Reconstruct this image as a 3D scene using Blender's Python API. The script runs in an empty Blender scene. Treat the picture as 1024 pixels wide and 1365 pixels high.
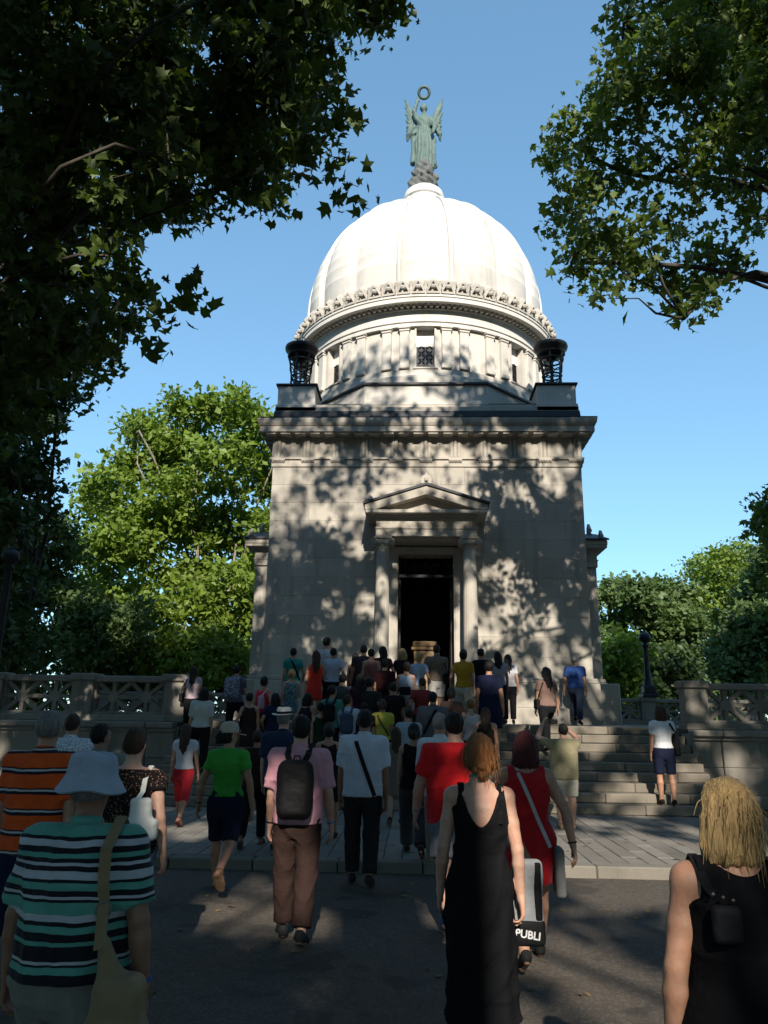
import bpy, math, random
import numpy as np
from mathutils import Vector, Matrix

rad = math.radians
SC = bpy.context.scene
COL = SC.collection

# ------------------------------------------------------------------ camera
CAM_POS = (-0.30, 0.0, 1.75)
CAM_YAW, CAM_PITCH, CAM_ROLL = rad(2.5), rad(15.3), rad(0.85)
cam_data = bpy.data.cameras.new('camera')
cam_data.sensor_fit = 'HORIZONTAL'
cam_data.sensor_width = 36.0
cam_data.lens = 36.0 * 1000.0 / 1024.0
cam_data.clip_start = 0.05
cam_data.clip_end = 4000.0
cam = bpy.data.objects.new('camera', cam_data)
COL.objects.link(cam)
cam.matrix_world = (Matrix.Translation(CAM_POS) @ Matrix.Rotation(CAM_YAW, 4, 'Z')
                    @ Matrix.Rotation(math.pi / 2 + CAM_PITCH, 4, 'X') @ Matrix.Rotation(CAM_ROLL, 4, 'Z'))
SC.camera = cam

# ------------------------------------------------------------------ sky and sun
SUN_EL, SUN_AZ = rad(32.0), rad(5.0)          # behind the viewer, a little to the right
sun_vec = Vector((math.sin(SUN_AZ) * math.cos(SUN_EL), -math.cos(SUN_AZ) * math.cos(SUN_EL), math.sin(SUN_EL)))
world = bpy.data.worlds.new('World')
SC.world = world
world.use_nodes = True
wn = world.node_tree
wn.nodes.clear()
w_out = wn.nodes.new('ShaderNodeOutputWorld')
w_bg = wn.nodes.new('ShaderNodeBackground')
w_sky = wn.nodes.new('ShaderNodeTexSky')
w_sky.sky_type = 'NISHITA'
w_sky.sun_disc = False
w_sky.sun_elevation = SUN_EL
w_sky.sun_rotation = math.atan2(sun_vec.x, sun_vec.y)
w_sky.altitude = 100.0
w_sky.air_density = 1.0
w_sky.dust_density = 0.0
w_sky.ozone_density = 4.0
w_bg.inputs['Strength'].default_value = 0.15
w_tint = wn.nodes.new('ShaderNodeMix')            # the picture's colour balance of the whole sky
w_tint.data_type = 'RGBA'
w_tint.blend_type = 'MULTIPLY'
w_tint.inputs[0].default_value = 1.0
w_tint.inputs[7].default_value = (1.06, 1.50, 1.66, 1.0)
w_gam = wn.nodes.new('ShaderNodeGamma')           # evens the sky out from zenith to horizon
w_gam.inputs['Gamma'].default_value = 0.62
wn.links.new(w_sky.outputs['Color'], w_gam.inputs['Color'])
wn.links.new(w_gam.outputs[0], w_tint.inputs[6])
wn.links.new(w_tint.outputs[2], w_bg.inputs['Color'])
wn.links.new(w_bg.outputs['Background'], w_out.inputs['Surface'])
sun_data = bpy.data.lights.new('sun', 'SUN')
sun_data.energy = 5.0
sun_data.angle = rad(0.55)
sun_data.color = (1.0, 0.92, 0.80)
sun = bpy.data.objects.new('sun', sun_data)
COL.objects.link(sun)
sun.location = (6, -40, 40)
sun.rotation_euler = sun_vec.to_track_quat('Z', 'Y').to_euler()

SC.view_settings.view_transform = 'Standard'
SC.view_settings.look = 'None'
SC.view_settings.exposure = 0.66
SC.view_settings.gamma = 1.0
SC.view_settings.use_curve_mapping = False
SC.render.engine = 'CYCLES'
SC.cycles.max_bounces = 6
SC.cycles.diffuse_bounces = 3
SC.cycles.glossy_bounces = 2
SC.cycles.transmission_bounces = 3
SC.cycles.transparent_max_bounces = 6
SC.cycles.use_denoising = True


def at(px, py, y):
    """point of the picture (1024 wide) met at the world depth y"""
    m = cam.matrix_world.to_3x3()
    d = m @ Vector(((px - 512) / 1000.0, -(py - 682.5) / 1000.0, -1.0))
    t = (y - CAM_POS[1]) / d.y
    return Vector(CAM_POS) + d * t


# ------------------------------------------------------------------ mesh building
class MB:
    def __init__(self):
        self.v = []
        self.f = []

    def add(self, vs, fs):
        b = len(self.v)
        self.v.extend([tuple(p) for p in vs])
        self.f.extend([tuple(b + i for i in f) for f in fs])
        return self

    def box(self, x0, x1, y0, y1, z0, z1, c=0.0):
        if c <= 0:
            return self.add([(x, y, z) for x in (x0, x1) for y in (y0, y1) for z in (z0, z1)],
                            [(0, 1, 3, 2), (4, 6, 7, 5), (0, 4, 5, 1), (2, 3, 7, 6), (0, 2, 6, 4), (1, 5, 7, 3)])
        lo, hi = (x0, y0, z0), (x1, y1, z1)
        vs, key = [], {}
        for sx in (0, 1):
            for sy in (0, 1):
                for sz in (0, 1):
                    s = (sx, sy, sz)
                    for ax in range(3):
                        p = []
                        for k in range(3):
                            q = hi[k] if s[k] else lo[k]
                            if k != ax:
                                q += -c if s[k] else c
                            p.append(q)
                        key[(s, ax)] = len(vs)
                        vs.append(p)
        fs = []
        for ax in range(3):
            a, b = (ax + 1) % 3, (ax + 2) % 3
            for side in (0, 1):
                ring = []
                for (i, j) in ((0, 0), (1, 0), (1, 1), (0, 1)):
                    s = [0, 0, 0]; s[ax] = side; s[a] = i; s[b] = j
                    ring.append(key[(tuple(s), ax)])
                fs.append(ring if side else ring[::-1])
            for i in (0, 1):
                for j in (0, 1):
                    s0 = [0, 0, 0]; s0[a] = i; s0[b] = j
                    s1 = list(s0); s1[ax] = 1
                    q = [key[(tuple(s0), a)], key[(tuple(s1), a)], key[(tuple(s1), b)], key[(tuple(s0), b)]]
                    fs.append(q if (i == j) else q[::-1])
        for sx in (0, 1):
            for sy in (0, 1):
                for sz in (0, 1):
                    s = (sx, sy, sz)
                    t = [key[(s, 0)], key[(s, 1)], key[(s, 2)]]
                    fs.append(t if (sx + sy + sz) % 2 else t[::-1])
        return self.add(vs, fs)

    def prism(self, poly, y0, y1):
        """polygon in x,z (counter-clockwise seen from -y) pushed from y0 to y1"""
        n = len(poly)
        vs = [(x, y0, z) for x, z in poly] + [(x, y1, z) for x, z in poly]
        fs = [tuple(range(n)), tuple(range(2 * n - 1, n - 1, -1))]
        fs += [((i + 1) % n, i, n + i, n + (i + 1) % n) for i in range(n)]
        return self.add(vs, fs)

    def prism_z(self, poly, z0, z1):
        n = len(poly)
        vs = [(x, y, z0) for x, y in poly] + [(x, y, z1) for x, y in poly]
        fs = [tuple(range(n - 1, -1, -1)), tuple(range(n, 2 * n))]
        fs += [(i, (i + 1) % n, n + (i + 1) % n, n + i) for i in range(n)]
        return self.add(vs, fs)

    def sqloft(self, prof, hx, hy=None, cap=True):
        """rectangular mouldings: prof = (offset, z) from bottom to top around a rectangle"""
        hy = hx if hy is None else hy
        vs = []
        for o, z in prof:
            vs += [(-hx - o, -hy - o, z), (hx + o, -hy - o, z), (hx + o, hy + o, z), (-hx - o, hy + o, z)]
        fs = []
        for i in range(len(prof) - 1):
            for k in range(4):
                a, b = 4 * i + k, 4 * i + (k + 1) % 4
                fs.append((a, b, b + 4, a + 4))
        if cap:
            fs.append((3, 2, 1, 0))
            t = 4 * (len(prof) - 1)
            fs.append((t, t + 1, t + 2, t + 3))
        return self.add(vs, fs)

    def lathe(self, prof, n=32, a0=0.0, a1=2 * math.pi, cx=0.0, cy=0.0, cap=False):
        """prof = (r, z); angle 0 points to -y, grows towards +x"""
        full = abs(a1 - a0 - 2 * math.pi) < 1e-6
        m = n if full else n + 1
        vs = []
        for r, z in prof:
            for k in range(m):
                a = a0 + (a1 - a0) * k / n
                vs.append((cx + r * math.sin(a), cy - r * math.cos(a), z))
        fs = []
        for i in range(len(prof) - 1):
            for k in range(n):
                k2 = (k + 1) % m
                fs.append((i * m + k, i * m + k2, (i + 1) * m + k2, (i + 1) * m + k))
        if not full and len(prof) > 2:
            fs.append(tuple(i * m for i in range(len(prof))))
            fs.append(tuple(i * m + n for i in range(len(prof) - 1, -1, -1)))
        if cap and full:
            fs.append(tuple(range(m - 1, -1, -1)))
            t = (len(prof) - 1) * m
            fs.append(tuple(range(t, t + m)))
        return self.add(vs, fs)

    def tube(self, pts, rads, n=8, flat=None):
        pts = [Vector(p) for p in pts]
        if not hasattr(rads, '__len__'):
            rads = [rads] * len(pts)
        vs = []
        up = Vector((0, 0, 1))
        prev = None
        for i, p in enumerate(pts):
            t = (pts[min(i + 1, len(pts) - 1)] - pts[max(i - 1, 0)])
            t = t.normalized() if t.length > 1e-9 else Vector((0, 0, 1))
            if prev is None:
                a = t.cross(up)
                if a.length < 0.05:
                    a = t.cross(Vector((1, 0, 0)))
            else:
                a = prev - t * prev.dot(t)
            a.normalize()
            prev = a
            b = t.cross(a)
            for k in range(n):
                th = 2 * math.pi * k / n
                vs.append(p + (a * math.cos(th) + b * math.sin(th)) * rads[i])
        fs = []
        for i in range(len(pts) - 1):
            for k in range(n):
                k2 = (k + 1) % n
                fs.append((i * n + k, i * n + k2, (i + 1) * n + k2, (i + 1) * n + k))
        fs.append(tuple(range(n - 1, -1, -1)))
        t = (len(pts) - 1) * n
        fs.append(tuple(range(t, t + n)))
        return self.add(vs, fs)

    def torus(self, c, axis_u, axis_v, R, r, n=20, m=6):
        c, u, v = Vector(c), Vector(axis_u).normalized(), Vector(axis_v).normalized()
        w = u.cross(v)
        vs, fs = [], []
        for i in range(n):
            a = 2 * math.pi * i / n
            d = u * math.cos(a) + v * math.sin(a)
            for k in range(m):
                b = 2 * math.pi * k / m
                vs.append(c + d * (R + r * math.cos(b)) + w * r * math.sin(b))
        for i in range(n):
            for k in range(m):
                i2, k2 = (i + 1) % n, (k + 1) % m
                fs.append((i * m + k, i2 * m + k, i2 * m + k2, i * m + k2))
        return self.add(vs, fs)

    def bar(self, p, q, w, d, side):
        """rectangular bar from p to q, w wide in the plane, d deep along 'side'"""
        p, q, s = Vector(p), Vector(q), Vector(side).normalized()
        t = (q - p).normalized()
        n = t.cross(s).normalized() * (w / 2)
        s = s * (d / 2)
        vs = [p + n + s, p - n + s, p - n - s, p + n - s, q + n + s, q - n + s, q - n - s, q + n - s]
        return self.add(vs, [(0, 1, 2, 3), (7, 6, 5, 4), (0, 4, 5, 1), (1, 5, 6, 2), (2, 6, 7, 3), (3, 7, 4, 0)])

    def mesh(self, name, smooth=None):
        me = bpy.data.meshes.new(name)
        me.from_pydata(self.v, [], self.f)
        me.update()
        if smooth:
            me.polygons.foreach_set('use_smooth', [True] * len(me.polygons))
            me.set_sharp_from_angle(angle=rad(smooth))
        return me

    def build(self, name, mat, parent=None, loc=(0, 0, 0), smooth=None):
        return link(name, self.mesh(name, smooth), mat, parent, loc)


def link(name, me, mat, parent=None, loc=(0, 0, 0), rot=(0, 0, 0)):
    o = bpy.data.objects.new(name, me)
    if me is not None and mat is not None and len(me.materials) == 0:
        me.materials.append(mat)
    COL.objects.link(o)
    o.location = loc
    o.rotation_euler = rot
    o.parent = parent
    return o


def np_mesh(name, verts, faces, smooth=True):
    """verts (N,3), faces (M,k) arrays of one polygon size"""
    me = bpy.data.meshes.new(name)
    nv, (nf, k) = len(verts), faces.shape
    me.vertices.add(nv)
    me.vertices.foreach_set('co', np.ascontiguousarray(verts, dtype=np.float32).ravel())
    me.loops.add(nf * k)
    me.loops.foreach_set('vertex_index', np.ascontiguousarray(faces, dtype=np.int32).ravel())
    me.polygons.add(nf)
    me.polygons.foreach_set('loop_start', np.arange(0, nf * k, k, dtype=np.int32))
    me.polygons.foreach_set('loop_total', np.full(nf, k, dtype=np.int32))
    me.polygons.foreach_set('use_smooth', np.full(nf, smooth, dtype=bool))
    me.update(calc_edges=True)
    return me


def empty(name, loc=(0, 0, 0), rz=0.0):
    o = bpy.data.objects.new(name, None)
    o.empty_display_size = 0.2
    COL.objects.link(o)
    o.location = loc
    o.rotation_euler = (0, 0, rz)
    return o


def tag(o, label, cat, group=None):
    o['label'] = label
    o['category'] = cat
    if group:
        o['group'] = group
    return o


def kind(o, k):
    o['kind'] = k
    return o


# ------------------------------------------------------------------ materials
def new_mat(name):
    m = bpy.data.materials.new(name)
    m.use_nodes = True
    nt = m.node_tree
    b = nt.nodes['Principled BSDF']
    return m, nt, b


def nd(nt, kind_, **kw):
    n = nt.nodes.new(kind_)
    for k, v in kw.items():
        if k.startswith('i_'):
            n.inputs[k[2:].replace('_', ' ')].default_value = v
        else:
            setattr(n, k, v)
    return n


def mixc(nt, fac, a, b, blend='MIX'):
    n = nt.nodes.new('ShaderNodeMix')
    n.data_type = 'RGBA'
    n.blend_type = blend
    for sock, val in ((n.inputs[0], fac), (n.inputs[6], a), (n.inputs[7], b)):
        if hasattr(val, 'is_linked'):
            nt.links.new(val, sock)
        elif isinstance(val, (int, float)):
            sock.default_value = val
        else:
            sock.default_value = (*val, 1.0) if len(val) == 3 else val
    return n.outputs[2]


def ramp(nt, fac, stops, interp='LINEAR'):
    n = nt.nodes.new('ShaderNodeValToRGB')
    n.color_ramp.interpolation = interp
    els = n.color_ramp.elements
    els[0].position, els[0].color = stops[0][0], (*stops[0][1], 1)
    els[1].position, els[1].color = stops[-1][0], (*stops[-1][1], 1)
    for p, c in stops[1:-1]:
        e = els.new(p)
        e.color = (*c, 1)
    nt.links.new(fac, n.inputs[0])
    return n.outputs[0]


def g3(v):
    return (v, v, v)


def noise(nt, vec, scale, detail=4.0, rough=0.55):
    n = nd(nt, 'ShaderNodeTexNoise')
    n.inputs['Scale'].default_value = scale
    n.inputs['Detail'].default_value = detail
    n.inputs['Roughness'].default_value = rough
    if vec is not None:
        nt.links.new(vec, n.inputs['Vector'])
    return n.outputs['Fac']


def bump(nt, height, strength, dist, bsdf):
    b = nd(nt, 'ShaderNodeBump')
    b.inputs['Strength'].default_value = strength
    b.inputs['Distance'].default_value = dist
    nt.links.new(height, b.inputs['Height'])
    nt.links.new(b.outputs[0], bsdf.inputs['Normal'])


def stone_mat(name, col, dark, streak=0.5, rough=0.85, var=0.12, sc=1.0):
    m, nt, b = new_mat(name)
    geo = nd(nt, 'ShaderNodeNewGeometry')
    pos = geo.outputs['Position']
    mp = nd(nt, 'ShaderNodeMapping')
    mp.inputs['Scale'].default_value = (1.0, 1.0, 0.16)
    nt.links.new(pos, mp.inputs['Vector'])
    n1 = noise(nt, pos, 0.9 * sc, 6, 0.6)
    n2 = noise(nt, mp.outputs[0], 2.6 * sc, 5, 0.65)
    n3 = noise(nt, pos, 24 * sc, 5, 0.7)
    oi = nd(nt, 'ShaderNodeObjectInfo')
    c = mixc(nt, ramp(nt, n1, [(0.3, g3(0)), (0.75, g3(1))]), col, tuple(v * 0.78 for v in col))
    c = mixc(nt, ramp(nt, n2, [(0.52, g3(0)), (0.78, g3(streak))]), c, dark)
    c = mixc(nt, ramp(nt, n3, [(0.35, g3(0.0)), (0.8, g3(0.35))]), c, tuple(v * 0.6 for v in col))
    v = ramp(nt, oi.outputs['Random'], [(0, g3(1 - var)), (1, g3(1 + var * 0.4))])
    c = mixc(nt, 1.0, c, v, 'MULTIPLY')
    nt.links.new(c, b.inputs['Base Color'])
    b.inputs['Roughness'].default_value = rough
    b.inputs['Specular IOR Level'].default_value = 0.25
    bump(nt, n3, 0.35, 0.012, b)
    return m


def plain_mat(name, col, rough=0.6, metal=0.0, var=0.25, sc=8.0, spec=0.4, bmp=0.1):
    m, nt, b = new_mat(name)
    tc = nd(nt, 'ShaderNodeTexCoord')
    n1 = noise(nt, tc.outputs['Object'], sc, 5, 0.6)
    c = mixc(nt, ramp(nt, n1, [(0.3, g3(0)), (0.75, g3(1))]), col, tuple(v * (1 - var) for v in col))
    nt.links.new(c, b.inputs['Base Color'])
    b.inputs['Roughness'].default_value = rough
    b.inputs['Metallic'].default_value = metal
    b.inputs['Specular IOR Level'].default_value = spec
    if bmp:
        bump(nt, n1, bmp, 0.02, b)
    return m


M = {}
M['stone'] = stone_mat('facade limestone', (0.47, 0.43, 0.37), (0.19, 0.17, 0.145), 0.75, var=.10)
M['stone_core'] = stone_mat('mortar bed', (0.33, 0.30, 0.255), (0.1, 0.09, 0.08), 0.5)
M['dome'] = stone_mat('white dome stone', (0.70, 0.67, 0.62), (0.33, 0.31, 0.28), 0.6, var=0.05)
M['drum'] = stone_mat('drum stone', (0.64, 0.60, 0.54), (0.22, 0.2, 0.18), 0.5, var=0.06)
M['crest'] = stone_mat('greyish crest stone', (0.50, 0.465, 0.41), (0.2, 0.18, 0.16), 0.5, var=0.08)  # greyer base than the dome, to set the crest off
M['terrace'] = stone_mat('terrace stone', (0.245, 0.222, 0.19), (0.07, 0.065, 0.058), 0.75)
M['step'] = stone_mat('worn step stone', (0.23, 0.20, 0.16), (0.10, 0.09, 0.075), 0.5, var=0.22, sc=1.6)
M['lead'] = plain_mat('dark lead flashing', (0.035, 0.038, 0.045), 0.6, 0.0, 0.4, 3.0)
M['bronze_dark'] = plain_mat('blackened bronze', (0.018, 0.018, 0.022), 0.5, 0.3, 0.4, 10.0)
M['patina'] = plain_mat('verdigris bronze', (0.115, 0.17, 0.15), 0.7, 0.0, 0.45, 3.2, bmp=0.4)
M['rock'] = plain_mat('bronze rock base', (0.14, 0.145, 0.135), 0.8, 0.0, 0.55, 4.0, bmp=0.5)
M['glass'] = plain_mat('dark window glass', (0.02, 0.022, 0.03), 0.08, 0.0, 0.2, 2.0, spec=0.6, bmp=0)
M['pale_panel'] = plain_mat('pale window panel', (0.72, 0.69, 0.64), 0.7, 0.0, 0.1, 2.0)  # pale colour makes the upper window half bright
M['dark_room'] = plain_mat('hall walls darkened for shade', (0.05, 0.045, 0.04), 0.9, 0.0, 0.3, 1.0)  # shade of the interior put into the wall colour
M['sarc'] = stone_mat('tan marble', (0.42, 0.30, 0.18), (0.2, 0.14, 0.08), 0.4)
M['iron'] = plain_mat('black painted iron', (0.012, 0.013, 0.014), 0.5, 0.2, 0.3, 6.0)


def ground_mat():
    m, nt, b = new_mat('dusty asphalt')
    pos = nd(nt, 'ShaderNodeNewGeometry').outputs['Position']
    n1 = noise(nt, pos, 0.5, 6, 0.6)
    n2 = noise(nt, pos, 9.0, 5, 0.7)
    n3 = noise(nt, pos, 120.0, 3, 0.7)
    vor = nd(nt, 'ShaderNodeTexVoronoi')
    vor.inputs['Scale'].default_value = 55.0
    nt.links.new(pos, vor.inputs['Vector'])
    c = mixc(nt, ramp(nt, n1, [(0.3, g3(0)), (0.7, g3(1))]), (0.064, 0.052, 0.040), (0.092, 0.074, 0.056))
    c = mixc(nt, ramp(nt, n2, [(0.35, g3(0)), (0.8, g3(0.6))]), c, (0.034, 0.029, 0.025))
    c = mixc(nt, ramp(nt, vor.outputs['Color'], [(0.5, g3(0)), (0.95, g3(0.5))]), c, (0.16, 0.145, 0.125))
    c = mixc(nt, ramp(nt, n3, [(0.62, g3(0)), (0.75, g3(0.6))]), c, (0.19, 0.17, 0.145))
    n4 = noise(nt, pos, 1.6, 3, 0.5)
    c = mixc(nt, ramp(nt, n4, [(0.58, g3(0)), (0.63, g3(0.55))]), c, (0.027, 0.023, 0.02))
    vc = nd(nt, 'ShaderNodeTexVoronoi')
    vc.feature = 'DISTANCE_TO_EDGE'
    vc.inputs['Scale'].default_value = 0.55
    nz = nd(nt, 'ShaderNodeTexNoise')
    nz.inputs['Scale'].default_value = 2.2
    nt.links.new(pos, nz.inputs['Vector'])
    va = nd(nt, 'ShaderNodeVectorMath', operation='MULTIPLY_ADD')
    va.inputs[1].default_value = (0.7, 0.7, 0.0)
    nt.links.new(nz.outputs['Color'], va.inputs[0])
    nt.links.new(pos, va.inputs[2])
    nt.links.new(va.outputs[0], vc.inputs['Vector'])
    c = mixc(nt, ramp(nt, vc.outputs['Distance'], [(0.0, g3(0.35)), (0.007, g3(0))]), c, (0.02, 0.017, 0.015))
    nt.links.new(c, b.inputs['Base Color'])
    b.inputs['Roughness'].default_value = 0.85
    b.inputs['Specular IOR Level'].default_value = 0.3
    bump(nt, n3, 0.6, 0.006, b)
    return m


M['ground'] = ground_mat()
M['paver'] = stone_mat('paving stone', (0.215, 0.195, 0.168), (0.09, 0.08, 0.07), 0.4, var=0.25, sc=2.0)
M['kerb'] = stone_mat('kerb stone', (0.20, 0.18, 0.15), (0.1, 0.09, 0.08), 0.4, var=0.25, sc=2.0)
M['joint'] = plain_mat('sandy joint', (0.05, 0.045, 0.038), 0.95, 0, 0.4, 6)
M['grass_ground'] = plain_mat('dark green lawn', (0.045, 0.07, 0.02), 0.95, 0, 0.5, 0.8, 0.1, 0.3)  # even dark green base colour

# ================================================================== setting
rng = random.Random(7)
kind(MB().add([(-900, -900, 0), (900, -900, 0), (900, 900, 0), (-900, 900, 0)], [(0, 1, 2, 3)])
     .build('ground', M['ground']), 'structure')

PAVE_Z = 0.12
KERB_Y, STAIR_Y, TOP_Y, TOP_Z = 9.5, 14.5, 16.9, 1.62
STAIR_X = 5.35

# pavement bed, its stones and the kerb
pav = kind(MB().box(-16, 16, KERB_Y + 0.02, STAIR_Y + 2.0, -0.05, PAVE_Z - 0.02).build('pavement', M['joint']), 'structure')
PW, PL, GAP = 0.225, 0.93, 0.010
strip_meshes = {}


def paver_mesh(w, l):
    k = (round(w, 3), round(l, 3))
    if k not in strip_meshes:
        strip_meshes[k] = MB().box(-w / 2 + GAP / 2, w / 2 - GAP / 2, -l / 2 + GAP / 2, l / 2 - GAP / 2, -0.05, 0.0, 0.006).mesh('paving_stone')
    return strip_meshes[k]


y_a, y_b = KERB_Y + 0.24, STAIR_Y + 0.02
rest = MB()
count = 0
for i in range(-70, 70):
    x = (i + 0.5) * PW
    y = y_a
    l = PL if i % 2 else PL * 0.5
    while y < y_b - 0.02:
        l2 = min(l, y_b - y)
        if y_b - (y + l2) < 0.2:
            l2 = y_b - y
        yc = y + l2 / 2
        half = 0.54 * yc + 0.2
        if abs(x + 0.7) < half and count < 299 and x > -6.2:
            link('paving_stone', paver_mesh(PW, l2), M['paver'], pav,
                 (x, yc, PAVE_Z + rng.uniform(-0.003, 0.003)), (rng.uniform(-.004, .004), rng.uniform(-.008, .008), 0))
            count += 1
        else:
            rest.box(x - PW / 2 + GAP / 2, x + PW / 2 - GAP / 2, y + GAP / 2, y + l2 - GAP / 2, PAVE_Z - 0.05, PAVE_Z)
        y += l2
        l = PL
if rest.v:
    kind(rest.build('paving_stones', M['paver'], pav), 'stuff')
kerb = kind(MB().box(-16, 16, KERB_Y + 0.02, KERB_Y + 0.2, -0.1, PAVE_Z - 0.03).build('kerb', M['joint']), 'structure')
km = MB().box(-0.495, 0.495, -0.115, 0.115, -0.2, 0.0, 0.014).mesh('kerb_stone')
for i in range(-11, 12):
    link('kerb_stone', km, M['kerb'], kerb, (i + 0.3, KERB_Y + 0.115 + rng.uniform(-.006, .006), PAVE_Z + 0.005 + rng.uniform(-.008, .005)),
         (0, rng.uniform(-.006, .006), rng.uniform(-.006, .006)))

# terrace body and stairs
N_STEP = 9
RISE = (TOP_Z - PAVE_Z) / N_STEP
TREAD = (TOP_Y - STAIR_Y) / (N_STEP - 1)
ter = kind(MB().box(-STAIR_X, STAIR_X, TOP_Y + 0.3, 34, 0.0, TOP_Z - 0.04)
           .box(-13, -STAIR_X, 17.0, 34, 0.0, TOP_Z - 0.04).box(STAIR_X, 13, 17.0, 34, 0.0, TOP_Z - 0.04)
           .build('terrace', M['terrace']), 'structure')
slab = MB().box(-0.745, 0.745, -0.745, 0.745, -0.05, 0.0, 0.01).mesh('terrace_slab')
for i in range(-8, 9):
    for j in range(11):
        yy = TOP_Y + 1.2 + j * 1.5
        if abs(i * 1.5) < 4.2 and yy > 22.4 and yy < 30:
            continue
        if abs(i * 1.5) > 5 or yy < 22.5:
            link('terrace_slab', slab, M['step'], ter, (i * 1.5, yy, TOP_Z + rng.uniform(-.004, .003)))
prof = [(STAIR_Y + .1, 0.0)]
for k in range(N_STEP):
    prof += [(STAIR_Y + .1 + k * TREAD, PAVE_Z + k * RISE - .04), (STAIR_Y + .1 + k * TREAD, PAVE_Z + (k + 1) * RISE - .04)]
prof += [(TOP_Y + .5, TOP_Z - .04), (TOP_Y + .5, 0.0)]
sb = MB().prism([(y, z) for y, z in prof], -STAIR_X + .01, STAIR_X - .01)
sb.v = [(y, x, z) for x, y, z in sb.v]
sb.f = [f[::-1] for f in sb.f]
stairs = kind(sb.build('stairs', M['joint']), 'structure')
step_mesh = {}
for k in range(N_STEP):
    x = -STAIR_X
    first = True
    while x < STAIR_X - 0.05:
        L = 1.53 if not (first and k % 2) else 0.9
        L = min(L, STAIR_X - x)
        if STAIR_X - (x + L) < 0.4:
            L = STAIR_X - x
        key = round(L, 2)
        dep = TREAD + 0.10 if k < N_STEP - 1 else 0.62
        if (key, k == N_STEP - 1) not in step_mesh:
            step_mesh[(key, k == N_STEP - 1)] = MB().box(-L / 2 + .004, L / 2 - .004, 0, dep, -RISE + .004, 0.0, 0.014).mesh('step_stone')
        link('step_stone', step_mesh[(key, k == N_STEP - 1)], M['step'], stairs,
             (x + L / 2, STAIR_Y + k * TREAD + rng.uniform(-.008, .004), PAVE_Z + (k + 1) * RISE + rng.uniform(-.006, .003)),
             (0, rng.uniform(-.003, .003), 0))
        x += L
        first = False

# distant lawn behind the terrace
kind(MB().add([(-300, 34.2, 0.02), (300, 34.2, 0.02), (300, 400, 0.02), (-300, 400, 0.02)], [(0, 1, 2, 3)])
     .build('lawn', M['grass_ground']), 'structure')


# ------------------------------------------------------------------ retaining walls and balustrades
def retaining_wall(s, label):
    root = tag(empty('retaining_wall', (s * 8.6, 16.3, 0)), label, 'wall', 'walls beside the stairs')
    ox, oy = -s * 8.6, -16.3

    def X(a, b):
        return (ox + min(s * a, s * b), ox + max(s * a, s * b))
    core = MB()
    x0, x1 = X(STAIR_X + .02, 5.93)
    core.box(x0, x1, oy + 16.28, oy + 17.1, 0, 1.5)
    x0, x1 = X(5.95, 13)
    core.box(x0, x1, oy + 16.215, oy + 17.1, 0, 1.46)
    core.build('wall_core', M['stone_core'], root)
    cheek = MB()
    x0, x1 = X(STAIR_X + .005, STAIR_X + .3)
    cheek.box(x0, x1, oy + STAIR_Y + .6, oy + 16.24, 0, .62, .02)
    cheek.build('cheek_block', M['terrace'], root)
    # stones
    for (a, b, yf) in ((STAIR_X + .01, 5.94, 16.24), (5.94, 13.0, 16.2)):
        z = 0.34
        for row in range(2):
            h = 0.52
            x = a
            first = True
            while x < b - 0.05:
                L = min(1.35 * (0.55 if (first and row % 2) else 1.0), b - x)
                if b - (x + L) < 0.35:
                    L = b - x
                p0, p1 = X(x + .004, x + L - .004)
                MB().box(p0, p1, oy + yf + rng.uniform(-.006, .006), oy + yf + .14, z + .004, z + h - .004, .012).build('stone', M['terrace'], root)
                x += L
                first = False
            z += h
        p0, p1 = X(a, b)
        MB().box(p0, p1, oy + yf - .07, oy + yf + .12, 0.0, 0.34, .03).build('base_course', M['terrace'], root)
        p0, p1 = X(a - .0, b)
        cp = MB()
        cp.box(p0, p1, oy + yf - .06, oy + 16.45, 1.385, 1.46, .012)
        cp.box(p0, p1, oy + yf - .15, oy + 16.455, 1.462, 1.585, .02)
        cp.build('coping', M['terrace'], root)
    return root


retaining_wall(-1, 'weathered stone retaining wall under balustrade, on the side of the bright sunlit tree')
retaining_wall(1, 'weathered stone retaining wall under balustrade, beside the blonde person in black')


def lattice(mb, x0, x1, z0, z1, y, n=2, w=0.082, d=0.13):
    s = (0, 1, 0)
    cw = (x1 - x0) / n
    for i in range(n):
        a, b = x0 + i * cw, x0 + (i + 1) * cw
        cx, cz = (a + b) / 2, (z0 + z1) / 2
        yield [((a, y, cz), (b, y, cz), w, d), ((cx, y, z0), (cx, y, z1), w, d * .985),
               ((a, y, z0), (b, y, z1), w, d * .97), ((a, y, z1), (b, y, z0), w, d * .955)], (cx, cz, a, b)


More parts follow.
